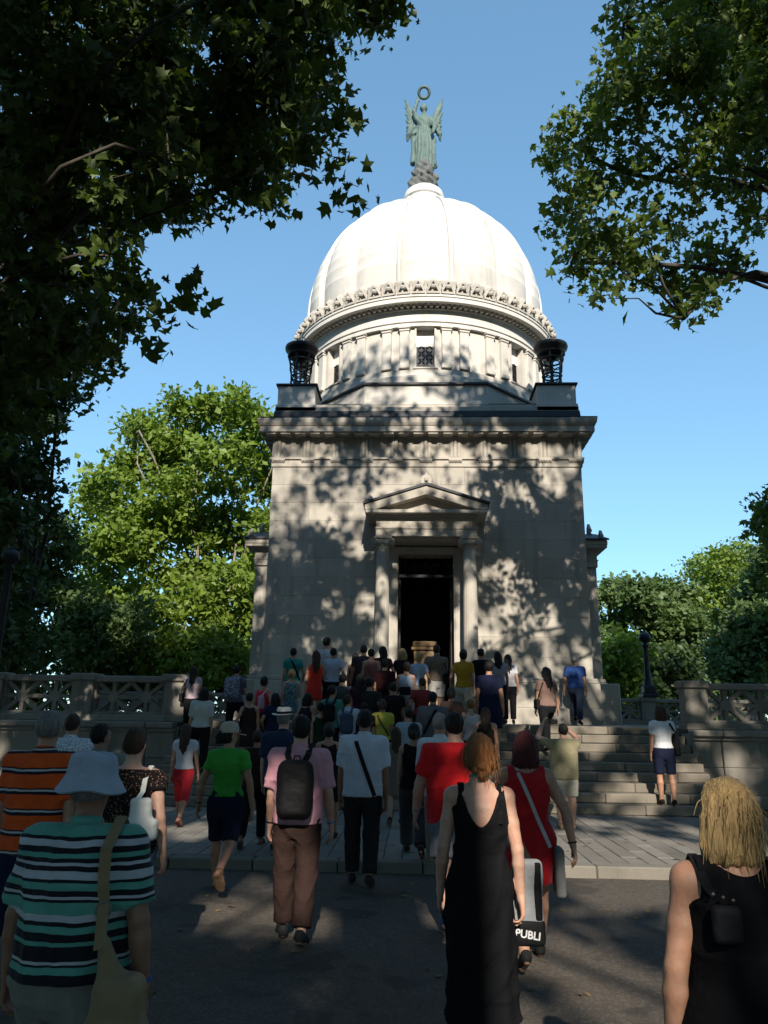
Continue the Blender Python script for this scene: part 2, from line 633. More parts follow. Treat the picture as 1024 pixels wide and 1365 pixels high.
def balustrade(x_start, x_end, n_pan, y, zb, label, group, pier_w=.46, h=.98, scale=1.0):
    """runs from x_start to x_end with piers at both ends of each panel"""
    root = tag(empty('balustrade', ((x_start + x_end) / 2, y, zb)), label, 'balustrade', group)
    ox = -(x_start + x_end) / 2
    step = (x_end - x_start) / n_pan
    hw = pier_w / 2
    for i in range(n_pan + 1):
        cx = ox + x_start + i * step
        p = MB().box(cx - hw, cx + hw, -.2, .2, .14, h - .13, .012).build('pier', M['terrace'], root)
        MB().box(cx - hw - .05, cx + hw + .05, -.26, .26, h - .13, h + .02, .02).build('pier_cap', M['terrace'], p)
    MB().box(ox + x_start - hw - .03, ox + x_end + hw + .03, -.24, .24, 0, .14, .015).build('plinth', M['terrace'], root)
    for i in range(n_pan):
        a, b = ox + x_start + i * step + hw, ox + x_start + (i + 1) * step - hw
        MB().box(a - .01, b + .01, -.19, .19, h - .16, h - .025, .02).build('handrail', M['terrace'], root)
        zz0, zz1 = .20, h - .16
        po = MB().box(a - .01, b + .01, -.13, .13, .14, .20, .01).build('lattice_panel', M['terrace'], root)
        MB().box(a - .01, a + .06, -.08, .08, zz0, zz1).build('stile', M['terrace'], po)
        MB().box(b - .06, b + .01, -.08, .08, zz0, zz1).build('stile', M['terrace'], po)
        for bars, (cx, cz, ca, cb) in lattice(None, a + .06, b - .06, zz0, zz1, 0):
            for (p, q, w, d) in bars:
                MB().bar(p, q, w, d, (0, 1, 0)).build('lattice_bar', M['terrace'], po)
            MB().prism([(cx + .125 * math.cos(t * math.pi / 4 + .39), cz + .125 * math.sin(t * math.pi / 4 + .39)) for t in range(8)],
                       -.075, .075).build('rosette', M['terrace'], po)
    return root


balustrade(-11.6, -5.5, 3, 16.68, 1.587, 'pierced stone balustrade with star lattice, on the side of the bright sunlit tree', 'front balustrades')
balustrade(5.6, 11.7, 3, 16.68, 1.587, 'pierced stone balustrade with star lattice, above the blonde person in black', 'front balustrades')
balustrade(6.3, 12.2, 3, 29.0, 1.62, 'low far balustrade behind the side bay, under the black lamp post', 'rear balustrades', .5, .95)
balustrade(-12.2, -6.3, 3, 29.0, 1.62, 'low far balustrade in the shade behind people at top of the stairs', 'rear balustrades', .5, .95)


def lamp_post(x, y, zb, h, label):
    root = tag(empty('lamp_post', (x, y, zb)), label, 'lamp post', 'black lamp posts on the terrace')
    MB().box(-.30, .30, -.30, .30, 0, .14, .02).box(-.22, .22, -.22, .22, .14, .42, .03).build('base', M['iron'], root)
    MB().lathe([(.20, .42), (.16, .5), (.14, .64), (.115, .72), (.105, .95), (.085, h - .5), (.10, h - .46), (.14, h - .4), (.08, h - .34), (.08, h - .3)],
               14, cap=True).build('shaft', M['iron'], root, smooth=40)
    MB().lathe([(.08, h - .3), (.20, h - .2), (.23, h - .1), (.2, h), (.15, h + .05), (.04, h + .1), (.02, h + .16)], 14, cap=True).build('bowl', M['iron'], root, smooth=40)
    return root


lamp_post(8.38, 29.0, 2.6, 2.3, 'black iron lamp post standing on the low far balustrade before trees')
lamp_post(-10.75, 18.6, 1.62, 4.1, 'tall black iron lamp post behind the balustrade beside the dark tree')

# ================================================================== mausoleum
MC = (0.0, 26.2, 1.5)                     # centre of the square block, on the terrace
mau = tag(empty('mausoleum', MC), 'domed stone mausoleum with columned doorway and winged statue on top', 'mausoleum')
DZ = (0, 0, -1.5)                         # parts are drawn with true heights


def mpart(mb, name, mat, parent=None, smooth=None):
    if parent is None:
        return mb.build(name, M[mat] if isinstance(mat, str) else mat, mau, DZ, smooth)
    return mb.build(name, M[mat] if isinstance(mat, str) else mat, parent, (0, 0, 0), smooth)


H = 4.65
FY = -4.7
core = MB()
core.box(-H + .03, -1.02, FY + .03, FY + .7, 1.5, 9.9).box(1.02, H - .03, FY + .03, FY + .7, 1.5, 9.9)
core.box(-1.02, 1.02, FY + .03, FY + .7, 6.42, 9.9)
core.box(-H, -H + .7, FY + .7, 4.65, 1.5, 9.9).box(H - .7, H, FY + .7, 4.65, 1.5, 9.9).box(-H + .7, H - .7, 4.0, 4.65, 1.5, 9.9)
wall = mpart(core, 'wall', 'stone_core')
# ashlar blocks of the front
block_cache = {}


def ashlar(x0, x1, z0, z1, yf, parent, flip=0):
    L, hh = x1 - x0, z1 - z0
    k = (round(L, 3), round(hh, 3))
    if k not in block_cache:
        g = .0018
        block_cache[k] = MB().box(-L / 2 + g, L / 2 - g, 0, .16, -hh / 2 + g, hh / 2 - g, .0045).mesh('stone_block')
    return link('stone_block', block_cache[k], M['stone'], parent, ((x0 + x1) / 2, yf + rng.uniform(-.003, .003), (z0 + z1) / 2))


ROWS = 11
Z0, Z1 = 2.86, 9.05
rh = (Z1 - Z0) / ROWS
for r in range(ROWS):
    z0, z1 = Z0 + r * rh, Z0 + (r + 1) * rh
    spans = [(-H, H)] if z0 > 6.42 else [(-H, -1.03), (1.03, H)]
    for (a, b) in spans:
        L = 1.1625
        x = a
        n = 0
        while x < b - .01:
            l = L * (0.5 if (r % 2 and n == 0) else 1.0)
            if b - (x + l) < .34:
                l = b - x
            ashlar(x, x + l, z0, z1, FY, wall)
            x += l
            n += 1
# plinth of the walls
for (a, b) in ((-4.83, -1.75), (1.75, 4.83)):
    p0 = mpart(MB().box(a, b, FY - .17, FY + .02, 1.5, 2.05, .02), 'plinth', 'stone')
    mpart(MB().box(a + .03, b - .03, FY - .12, FY + .02, 2.05, 2.72, .015), 'plinth_die', 'stone', p0)
    mpart(MB().box(a + .06, b - .06, FY - .075, FY + .02, 2.72, 2.86, .025), 'plinth_moulding', 'stone', p0)
for s in (-1, 1):
    a, b = sorted((s * (H + .001), s * (H + .17)))
    mpart(MB().box(a, b, FY + .02, 4.5, 1.5, 2.78, .02), 'plinth', 'stone')
# entablature: architrave, frieze, triglyphs, mutules, cornice
mpart(MB().sqloft([(-.02, 9.05), (.035, 9.052), (.035, 9.27), (.085, 9.275), (.085, 9.335), (0.0, 9.34), (0.0, 9.97)], H, 4.7), 'architrave_and_frieze', 'stone')
tri = MB()
w = .20
prof = [(-w, 0.0), (-w * .78, .03), (-w * .62, .05), (-w * .42, .05), (-w * .3, .015), (-w * .16, .05), (w * .16, .05), (w * .3, .015), (w * .42, .05), (w * .62, .05), (w * .78, .03), (w, 0.0)]
n = len(prof)
tv = [(x, -d - .012, z) for z in (9.35, 9.92) for x, d in prof]
tri.add(tv, [(i, i + 1, n + i + 1, n + i) for i in range(n - 1)])
tri.box(-w, w, -.07, .0, 9.92, 9.972)
tri.box(-w, w, -.1, .0, 9.225, 9.274)
for gk in range(5):
    gx = -w + .04 + gk * .08
    tri.box(gx - .022, gx + .022, -.085, .0, 9.185, 9.225)
tri_me = tri.mesh('triglyph')
mut_me = MB().box(-.15, .15, -.34, -.005, 9.985, 10.03, .008).mesh('mutule')
for (ang, half) in ((0, 4.7), (math.pi / 2, H), (-math.pi / 2, H)):
    c, s = math.cos(ang), math.sin(ang)
    for i in range(11):
        x = (i - 5) * .895
        y = -half
        link('triglyph', tri_me, M['stone'], mau, (x * c - y * s, x * s + y * c, -1.5), (0, 0, ang))
    for i in range(22):
        x = (i - 10.5) * .4475
        y = -half
        link('mutule', mut_me, M['stone'], mau, (x * c - y * s, x * s + y * c, -1.5), (0, 0, ang))
mpart(MB().sqloft([(0.0, 9.975), (.06, 9.98), (.08, 10.03), (.36, 10.06), (.375, 10.06), (.375, 10.23), (.40, 10.25), (.44, 10.33), (.455, 10.42), (.455, 10.47), (.30, 10.5)], H, 4.7), 'cornice', 'stone')
mpart(MB().sqloft([(.46, 10.472), (.465, 10.5), (.22, 10.58), (.06, 10.66), (.04, 10.86), (-.2, 10.87)], H, 4.7), 'lead_gutter', 'lead')
mpart(MB().sqloft([(.02, 10.862), (.02, 11.0), (-.06, 11.01), (-.1, 11.02), (-.1, 11.12)], H, 4.7), 'blocking_course', 'stone')
mpart(MB().sqloft([(-.15, 11.122), (-.15, 11.17), (-.4, 11.18)], H, 4.7), 'roof_deck', 'lead')
for sx in (-1, 1):
    for sy in (-1, 1):
        a, b = sorted((sx * 3.44, sx * 4.62))
        y0, y1 = sorted((sy * 3.5, sy * 4.68))
        ped = mpart(MB().box(a - .04, b + .04, y0 - .04, y1 + .04, 10.864, 11.1, .015).box(a, b, y0, y1, 11.1, 11.74, .015), 'corner_pedestal', 'drum')
        mpart(MB().box(a - .06, b + .06, y0 - .06, y1 + .06, 11.74, 11.8, .008), 'pedestal_slab', 'lead', ped)


def octo(ap):
    R = ap / math.cos(rad(22.5))
    return [(R * math.cos(rad(22.5 + 45 * k)), R * math.sin(rad(22.5 + 45 * k))) for k in range(8)]


mpart(MB().prism_z(octo(4.60), 11.13, 11.78), 'octagon_base', 'drum')
mpart(MB().prism_z(octo(4.67), 11.782, 11.85), 'octagon_ledge', 'lead')

# drum with eight windows, pilasters between them
RD = 4.34
drum = MB()
drum.lathe([(RD + .14, 11.852), (RD + .14, 12.2), (RD + .06, 12.26), (RD + .06, 12.44), (RD, 12.46), (RD, 12.5), (RD - .5, 12.5)], 96)
WH = math.asin(.34 / RD)
for k in range(8):
    a0 = k * math.pi / 4 + WH
    a1 = (k + 1) * math.pi / 4 - WH
    drum.lathe([(RD - .5, 12.5), (RD, 12.5), (RD, 13.92), (RD - .5, 13.92)], 10, a0, a1)
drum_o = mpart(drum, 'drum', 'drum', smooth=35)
for k in range(8):
    a = k * math.pi / 4
    rot = (0, 0, a)
    fr = MB().box(-.345, -.29, -RD - .03, -RD + .3, 12.5, 13.92).box(.29, .345, -RD - .03, -RD + .3, 12.5, 13.92)
    fr.box(-.40, .40, -RD - .09, -RD + .3, 12.44, 12.5, .01)
    f = link('window', fr.mesh('window'), M['drum'], mau, DZ, rot)
    pane = MB().box(-.3, .3, -RD + .24, -RD + .27, 12.5, 13.34)
    link('pane', pane.mesh('pane'), M['glass'], f)
    up = MB().box(-.3, .3, -RD + .2, -RD + .26, 13.34, 13.93)
    link('upper_panel', up.mesh('upper_panel'), M['pale_panel'], f)
    gr = MB()
    for i in range(5):
        gx = -.24 + i * .12
        gr.box(gx - .012, gx + .012, -RD + .2, -RD + .225, 12.5, 13.34)
    for i in range(3):
        gz = 12.68 + i * .26
        gr.torus((-.13, -RD + .2, gz + .05), (1, 0, 0), (0, 0, 1), .1, .016, 14, 5)
        gr.torus((.13, -RD + .2, gz + .05), (1, 0, 0), (0, 0, 1), .1, .016, 14, 5)
    gr.box(-.29, .29, -RD + .19, -RD + .21, 12.5, 12.72)
    link('grille', gr.mesh('grille'), M['iron'], f)
pil = MB().box(-.15, .15, -RD - .11, -RD + .1, 12.47, 13.78, .012).box(-.17, .17, -RD - .14, -RD + .1, 12.465, 12.6, .012)
pil.box(-.17, .17, -RD - .14, -RD + .1, 13.78, 13.86, .01).box(-.2, .2, -RD - .18, -RD + .1, 13.86, 13.93, .008)
pil_me = pil.mesh('pilaster')
for k in range(8):
    for d in (-16.5, -8.8, 8.8, 16.5):
        link('pilaster', pil_me, M['drum'], mau, DZ, (0, 0, k * math.pi / 4 + rad(d)))
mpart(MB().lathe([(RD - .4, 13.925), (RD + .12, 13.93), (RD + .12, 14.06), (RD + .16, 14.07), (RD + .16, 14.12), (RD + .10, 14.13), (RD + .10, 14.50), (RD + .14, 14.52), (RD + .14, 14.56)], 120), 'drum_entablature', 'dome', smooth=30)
den = MB()
for k in range(150):
    a = 2 * math.pi * k / 150
    c, s = math.cos(a), math.sin(a)
    b = MB().box(-.055, .055, -RD - .26, -RD - .1, 14.56, 14.64)
    den.add([(x * c - y * s, x * s + y * c, z) for x, y, z in b.v], b.f)
kind(mpart(den, 'dentil_band', 'drum'), 'stuff')
RC = 4.84
mpart(MB().lathe([(RD + .1, 14.64), (RC - .22, 14.645), (RC - .04, 14.60), (RC, 14.60), (RC, 14.74), (RC + .03, 14.76), (RC + .03, 14.84), (RC - .05, 14.87), (RC - .5, 14.9)], 128), 'ring_cornice', 'dome', smooth=30)
mpart(MB().lathe([(RC - .14, 14.86), (RC - .2, 14.95), (RC - .25, 15.32), (RC - .2, 15.46), (RC - .22, 15.51), (RC - .42, 15.51)], 128), 'crest_band', 'crest', smooth=30)
# crest of palmettes
pm = MB()
pts = [(-.20, 0.0), (-.21, .16), (-.17, .22), (-.2, .34), (-.14, .46), (-.05, .5), (0, .54), (.05, .5), (.14, .46), (.2, .34), (.17, .22), (.21, .16), (.20, 0.0)]
n = len(pts)
pts = [(x, z * 1.08) for x, z in pts]
front = [(x * .97, -.10 + .06 * (z / .77) ** 2, z) for x, z in pts]
mid = [(x, -.03 + .07 * (z / .77) ** 2, z) for x, z in pts]
ctr = (0, -.20, .38)
pm.add(front + mid + [ctr], [(i + 1, i, 2 * n) for i in range(n - 1)] + [(i, i + 1, n + i + 1, n + i) for i in range(n - 1)])
pm.add([(x * .98, y + .13, z) for x, y, z in front], [tuple(range(n))])
pm.lathe([(.0, .10), (.07, .12), (.095, .18), (.07, .24), (0, .26)], 8, cx=0, cy=-.17)
pm.box(-.215, .215, -.12, .1, -.02, .05)
pm_me = pm.mesh('palmette')
for k in range(64):
    a = 2 * math.pi * (k + .5) / 64
    r = RC - .06
    link('palmette', pm_me, M['crest'], mau, (r * math.sin(a), -r * math.cos(a), 14.87 - 1.5), (0, 0, a))


# dome: sixteen panels of stepped courses, sixteen ribs
def dome_r(t):
    """t 0..1 along the meridian -> (r, z)"""
    zs, Rr = 16.35, 4.42
    if t < .18:
        return Rr - .03 * (1 - t / .18), 14.9 + (zs - 14.9) * t / .18
    a = (t - .18) / .82 * rad(80)
    return Rr * math.cos(a) ** .96, zs + Rr * 1.075 * math.sin(a)


NC = 17
for g in range(16):
    a0 = 2 * math.pi * (g) / 16 - math.pi / 16
    mb = MB()
    na = 6
    rows = []
    for c in range(NC):
        for e, off in ((0.02, .007), (0.98, .0)):
            t = (c + e) / NC
            rows.append((dome_r(t), off))
    vs, fs = [], []
    for (r, z), off in rows:
        for k in range(na + 1):
            u = k / na
            a = a0 + (2 * math.pi / 16) * u
            bul = .15 * math.sin(math.pi * u) ** .55 * (.3 + .7 * r / 4.42)
            rr = r + off + bul - .085
            vs.append((rr * math.sin(a), -rr * math.cos(a), z + off * .3 + bul * .3))
    for i in range(len(rows) - 1):
        for k in range(na):
            fs.append((i * (na + 1) + k, i * (na + 1) + k + 1, (i + 1) * (na + 1) + k + 1, (i + 1) * (na + 1) + k))
    mb.add(vs, fs)
    # upright joints of the courses as narrow raised edges
    for c in range(1, NC - 3):
        (r, z), (r2, z2) = dome_r((c + .06) / NC), dome_r((c + .94) / NC)
        for u in ((.3, .7) if c % 2 else (.5,)):
            a = a0 + (2 * math.pi / 16) * u
            bul = .15 * math.sin(math.pi * u) ** .55
            da = .006 / r
            q = []
            for (rr, zz) in ((r + bul * (.3 + .7 * r / 4.42) - .078, z), (r2 + bul * (.3 + .7 * r2 / 4.42) - .084, z2)):
                for d in (-da, da):
                    q.append((rr * math.sin(a + d), -rr * math.cos(a + d), zz + .02))
            mb.add(q, [(0, 1, 3, 2)])
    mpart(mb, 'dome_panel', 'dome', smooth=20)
    rb = MB()
    ar = a0
    sec = []
    for i in range(41):
        t = i / 40
        (r, z) = dome_r(t)
        r2, z2 = dome_r(min(1, t + .01)); r1, z1 = dome_r(max(0, t - .01))
        tx, tz = r2 - r1, z2 - z1
        ln = math.hypot(tx, tz)
        nx, nz = tz / ln, -tx / ln
        w = .085 * (.4 + .6 * r / 4.42)
        for (dw, dh) in ((-w, -.12), (-w, .05), (-w * .6, .085), (-w * .4, .06), (w * .4, .06), (w * .6, .085), (w, .05), (w, -.12)):
            rr, zz = r + nx * dh, z + nz * dh
            sec.append((rr * math.sin(ar) + dw * math.cos(ar), -rr * math.cos(ar) + dw * math.sin(ar), zz))
    fs = [(i * 8 + k, i * 8 + k + 1, (i + 1) * 8 + k + 1, (i + 1) * 8 + k) for i in range(40) for k in range(7)]
    rb.add(sec, fs)
    mpart(rb, 'dome_rib', 'dome', smooth=25)
mpart(MB().lathe([(1.6, 20.65), (1.3, 20.95), (1.0, 21.12), (.84, 21.28), (.76, 21.5), (.76, 21.95), (.82, 22.0), (.84, 22.12), (.78, 22.32), (.62, 22.47), (.45, 22.52), (0, 22.53)], 40), 'dome_lantern', 'dome', smooth=35)

# portico of the front
por = MB()
por.box(-2.0, 2.0, -6.15, FY, 1.5, 1.66, .012).box(-1.75, 1.75, -5.95, FY, 1.66, 1.82, .012).box(-1.55, 1.55, -5.8, FY, 1.82, 1.98, .012)
mpart(por, 'portico_steps', 'step')
CY = -5.52


def column(x):
    c = MB()
    c.lathe([(.27, 1.98), (.27, 2.06), (.285, 2.1), (.285, 2.16), (.24, 2.2), (.235, 2.24), (.26, 2.27), (.26, 2.32), (.205, 2.36)], 28, cx=x, cy=CY, cap=True)
    base = mpart(c, 'column', 'stone', smooth=35)
    sh = MB()
    prof = [(.205, 2.36), (.203, 3.2), (.197, 4.4), (.185, 5.4), (.172, 6.3), (.185, 6.33), (.185, 6.37), (.22, 6.43)]
    vs, fs = [], []
    nn = 40
    for r, z in prof:
        for k in range(nn):
            rr = r * (.965 if k % 2 and 2.4 < z < 6.31 else 1.0)
            a = 2 * math.pi * k / nn
            vs.append((x + rr * math.sin(a), CY - rr * math.cos(a), z))
    for i in range(len(prof) - 1):
        for k in range(nn):
            fs.append((i * nn + k, i * nn + (k + 1) % nn, (i + 1) * nn + (k + 1) % nn, (i + 1) * nn + k))
    sh.add(vs, fs)
    mpart(sh, 'shaft', 'stone', base)
    cap = MB().box(x - .26, x + .26, CY - .24, CY + .24, 6.59, 6.65, .01).box(x - .22, x + .22, CY - .2, CY + .2, 6.44, 6.59, .02)
    for sx in (-1, 1):
        vx = x + sx * .235
        sc = MB().lathe([(.09, 0), (.105, .03), (.075, .2), (.075, .24), (.105, .41), (.09, .44)], 18, cap=True)
        cap.add([(vx + a, CY - .22 + z, 6.505 + b) for a, b, z in sc.v], sc.f)
        for yy in (-.225, .225):
            cap.torus((vx, CY + yy, 6.505), (1, 0, 0), (0, 0, 1), .07, .016, 16, 5)
            cap.torus((vx, CY + yy, 6.505), (1, 0, 0), (0, 0, 1), .028, .014, 10, 5)
    mpart(cap, 'capital', 'stone', base, smooth=35)


column(-1.22)
column(1.22)
for s in (-1, 1):
    a, b = sorted((s * 1.05, s * 1.43))
    mpart(MB().box(a, b, FY - .10, FY + .02, 1.98, 6.4, .012).box(a - .03, b + .03, FY - .14, FY + .01, 6.4, 6.64, .012), 'anta', 'stone')


def pediment_set(front, wall_y, parent, depth_col=True):
    """entablature, gable and ornaments drawn facing -y, front = y of the frieze face"""
    e = MB().box(-1.42, 1.42, front, wall_y + .02, 6.655, 6.86, .01).box(-1.44, 1.44, front - .025, wall_y + .02, 6.86, 6.91, .008)
    e.box(-1.41, 1.41, front + .01, wall_y + .02, 6.91, 7.2, .006).box(-1.47, 1.47, front - .05, wall_y + .02, 7.2, 7.26, .01)
    ent = link('entablature', e.mesh('entablature'), M['stone'], parent[0], parent[1], parent[2])
    cor = MB().box(-1.70, 1.70, front - .28, wall_y + .02, 7.26, 7.36, .015)
    link('gable_cornice', cor.mesh('gable_cornice'), M['stone'], ent)
    tym = MB().prism([(-1.45, 7.36), (1.45, 7.36), (0, 7.83)], front + .03, wall_y + .015)
    link('gable_field', tym.mesh('gable_field'), M['stone'], ent)
    rk = MB()
    for s in (-1, 1):
        poly = [(s * 1.72, 7.362), (s * 1.72, 7.50), (0, 8.06), (0, 7.80), (s * 1.42, 7.362)]
        if s < 0:
            poly = poly[::-1]
        rk.prism(poly, front - .29, wall_y + .02)
    link('raking_cornice', rk.mesh('raking_cornice'), M['stone'], ent)
    rf = MB()
    for s in (-1, 1):
        poly = [(s * 1.77, 7.503), (s * 1.77, 7.565), (0, 8.135), (0, 8.064)]
        if s < 0:
            poly = poly[::-1]
        rf.prism(poly, front - .34, wall_y + .02)
    link('gable_roof', rf.mesh('gable_roof'), M['lead'], ent)
    for (ax, az, sc_) in ((-1.62, 7.56, .62), (0, 8.10, .8), (1.62, 7.56, .62)):
        ac = MB()
        P = [(-.12, 0), (-.18, .1), (-.2, .24), (-.13, .36), (-.05, .4), (0, .5), (.05, .4), (.13, .36), (.2, .24), (.18, .1), (.12, 0)]
        ac.prism([(x * sc_, z * sc_) for x, z in P][::-1], -.05, .05)
        ac.box(-.14 * sc_, .14 * sc_, -.1, .1, -.08, .03)
        ac.lathe([(0, .12 * sc_), (.07 * sc_, .16 * sc_), (.07 * sc_, .26 * sc_), (0, .3 * sc_)], 8, cx=0, cy=-.06)
        link('finial_palmette', ac.mesh('finial_palmette'), M['stone'], ent, (ax, front - .1, az))
    return ent


pediment_set(-5.74, FY, (mau, DZ, (0, 0, 0)))
mpart(MB().box(-1.40, 1.40, -5.6, FY + .01, 6.60, 6.653), 'portico_ceiling', 'stone')
# door surround, transom, dark hall with the sarcophagus
dr = MB()
for s in (-1, 1):
    a, b = sorted((s * .80, s * 1.03))
    dr.box(a, b, FY - .07, FY + .55, 1.98, 6.34, .012)
    a, b = sorted((s * .84, s * 1.06))
    dr.box(a, b, FY - .1, FY - .072, 1.98, 6.34)
dr.box(-1.06, 1.06, FY - .09, FY + .55, 6.34, 6.56, .012)
door = mpart(dr, 'doorway', 'stone')
mpart(MB().box(-.80, .80, FY + .3, FY + .38, 5.72, 5.82, .01).box(-.80, -.74, FY + .3, FY + .38, 5.82, 6.34).box(.74, .80, FY + .3, FY + .38, 5.82, 6.34), 'transom_frame', 'bronze_dark', door)
tr = MB()
for i in range(5):
    cx = -.6 + i * .3
    tr.torus((cx, FY + .34, 6.0), (1, 0, 0), (0, 0, 1), .13, .022, 16, 5)
    tr.bar((cx, FY + .34, 5.82), (cx, FY + .34, 6.34), .03, .03, (0, 1, 0))
mpart(tr, 'transom_grille', 'bronze_dark', door)
for s in (-1, 1):
    a, b = sorted((s * .72, s * .79))
    lf = mpart(MB().box(a, b, FY + .4, FY + 1.18, 2.0, 5.7, .01), 'door_leaf', 'bronze_dark', door)
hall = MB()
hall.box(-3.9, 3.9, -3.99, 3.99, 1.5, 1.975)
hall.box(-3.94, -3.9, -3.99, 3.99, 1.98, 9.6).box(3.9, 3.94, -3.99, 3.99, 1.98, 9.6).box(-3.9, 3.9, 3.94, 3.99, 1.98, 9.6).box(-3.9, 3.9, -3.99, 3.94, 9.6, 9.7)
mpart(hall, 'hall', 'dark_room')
sar = tag(empty('sarcophagus', (0, 24.3, 1.985)), 'tan stone sarcophagus standing inside the dark doorway', 'sarcophagus')
MB().box(-.62, .62, -.5, 1.3, 0, .5, .03).build('base', M['sarc'], sar)
MB().box(-.34, .34, -.35, 1.1, .5, 1.82, .02).build('chest', M['sarc'], sar)
MB().box(-.42, .42, -.42, 1.2, 1.82, 1.92, .02).box(-.38, .38, -.38, 1.15, 1.92, 2.1, .04).build('lid', M['sarc'], sar)

# side bays: solid, with the same gable, seen edge on
for s in (-1, 1):
    rot = (0, 0, s * math.pi / 2)
    bay = MB().box(-1.36, 1.36, -5.72, -H + .02, 3.02, 6.655, .02).box(-1.5, 1.5, -5.86, -H + .02, 1.5, 2.9, .03).box(-1.43, 1.43, -5.79, -H + .02, 2.9, 3.02, .03)
    b = link('side_bay', bay.mesh('side_bay'), M['stone'], mau, DZ, rot)
    pediment_set(-5.76, -H, (b, (0, 0, 0), (0, 0, 0)))
    MB().torus((s * 1.505, -5.3, 2.25), (0, 1, 0), (0, 0, 1), .2, .06, 18, 7).build('wreath', M['bronze_dark'], b)
    blk = MB().box(s * 4.66 if s > 0 else -5.62, 5.62 if s > 0 else -4.66, -3.72, -1.55, 1.5, 2.78, .03)
    mpart(blk, 'side_pedestal', 'stone')


# bronze braziers on the front corner pedestals
def brazier(x, y, zb, label):
    root = tag(empty('brazier_lamp', (x, y, zb)), label, 'lamp', 'bronze lamps on the corner pedestals')
    MB().lathe([(.36, 0), (.36, .05), (.3, .07)], 20, cap=True).build('foot_ring', M['bronze_dark'], root, smooth=30)
    for k in range(6):
        a = math.pi * k / 3 + .26
        c, s = math.cos(a), math.sin(a)
        MB().tube([(c * r, s * r, z) for r, z in ((.32, .04), (.29, .3), (.31, .66), (.36, 1.0), (.42, 1.2))], [.035, .03, .03, .032, .035], 6).build('upright', M['bronze_dark'], root, smooth=50)
    for k in range(6):
        a = math.pi * k / 3 + .26 + math.pi / 6
        c, s = math.cos(a), math.sin(a)
        MB().torus((c * .275, s * .275, .29), (-s, c, 0), (0, 0, 1), .14, .022, 16, 5).build('ring', M['bronze_dark'], root, smooth=60)
        MB().torus((c * .31, s * .31, .76), (-s, c, 0), (.1 * c, .1 * s, 1), .16, .02, 16, 5).build('ring', M['bronze_dark'], root, smooth=60)
    for hz_, hr_ in ((.5, .30), (1.05, .37)):
        MB().torus((0, 0, hz_), (1, 0, 0), (0, 1, 0), hr_, .03, 28, 6).build('hoop', M['bronze_dark'], root, smooth=60)
    MB().lathe([(.03, .05), (.04, .5), (.05, 1.0), (.2, 1.15), (0.41, 1.2)], 16).build('core_stem', M['bronze_dark'], root, smooth=40)
    MB().lathe([(.41, 1.2), (.45, 1.24), (.43, 1.28), (.47, 1.38), (.52, 1.42), (.545, 1.5), (.53, 1.56), (.46, 1.60), (.2, 1.66), (0, 1.68)], 28, cap=False).build('bowl', M['bronze_dark'], root, smooth=35)
    MB().lathe([(.06, 1.66), (.04, 1.72), (.05, 1.75)], 10, cap=True).torus((0, 0, 1.86), (1, 0, 0), (0, 0, 1), .09, .022, 16, 6).build('finial', M['bronze_dark'], root, smooth=50)
    return root


brazier(-4.03, 22.11, 11.8, 'black bronze openwork lamp on roof corner nearer the bright sunlit tree')
brazier(4.03, 22.11, 11.8, 'black bronze openwork lamp on roof corner nearer the black lamp post')

# ================================================================== trees
def leaf_mat(name, c1, c2, trans=0.35):
    m, nt, b = new_mat(name)
    geo = nd(nt, 'ShaderNodeNewGeometry')
    n1 = noise(nt, geo.outputs['Position'], 0.6, 3, 0.6)
    c = mixc(nt, geo.outputs['Random Per Island'], c1, c2)
    c = mixc(nt, ramp(nt, n1, [(0.35, g3(0)), (0.7, g3(0.55))]), c, tuple(v * 1.5 for v in c2))
    nt.links.new(c, b.inputs['Base Color'])
    b.inputs['Roughness'].default_value = 0.5
    b.inputs['Specular IOR Level'].default_value = 0.35
    tr = nd(nt, 'ShaderNodeBsdfTranslucent')
    c2n = mixc(nt, 1.0, c, (1.25, 1.35, 0.55), 'MULTIPLY')
    nt.links.new(c2n, tr.inputs['Color'])
    mx = nd(nt, 'ShaderNodeMixShader')
    mx.inputs[0].default_value = trans
    nt.links.new(b.outputs[0], mx.inputs[1])
    nt.links.new(tr.outputs[0], mx.inputs[2])
    out = [n for n in nt.nodes if n.type == 'OUTPUT_MATERIAL'][0]
    nt.links.new(mx.outputs[0], out.inputs['Surface'])
    return m


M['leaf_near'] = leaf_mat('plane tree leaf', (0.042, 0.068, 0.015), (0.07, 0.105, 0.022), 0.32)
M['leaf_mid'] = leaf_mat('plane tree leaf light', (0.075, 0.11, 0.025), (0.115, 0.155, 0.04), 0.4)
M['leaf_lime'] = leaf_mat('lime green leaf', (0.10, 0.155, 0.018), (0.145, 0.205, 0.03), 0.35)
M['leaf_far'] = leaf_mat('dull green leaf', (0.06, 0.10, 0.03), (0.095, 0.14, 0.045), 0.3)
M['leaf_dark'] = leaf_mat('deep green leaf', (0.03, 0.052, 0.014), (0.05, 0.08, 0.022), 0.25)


def bark_mat(name, c1, c2):
    m, nt, b = new_mat(name)
    tc = nd(nt, 'ShaderNodeTexCoord')
    mp = nd(nt, 'ShaderNodeMapping')
    mp.inputs['Scale'].default_value = (3, 3, 0.9)
    nt.links.new(tc.outputs['Object'], mp.inputs['Vector'])
    n1 = noise(nt, mp.outputs[0], 2.5, 6, 0.65)
    c = mixc(nt, ramp(nt, n1, [(0.4, g3(0)), (0.6, g3(1))]), c1, c2)
    nt.links.new(c, b.inputs['Base Color'])
    b.inputs['Roughness'].default_value = 0.9
    bump(nt, n1, 0.5, 0.05, b)
    return m


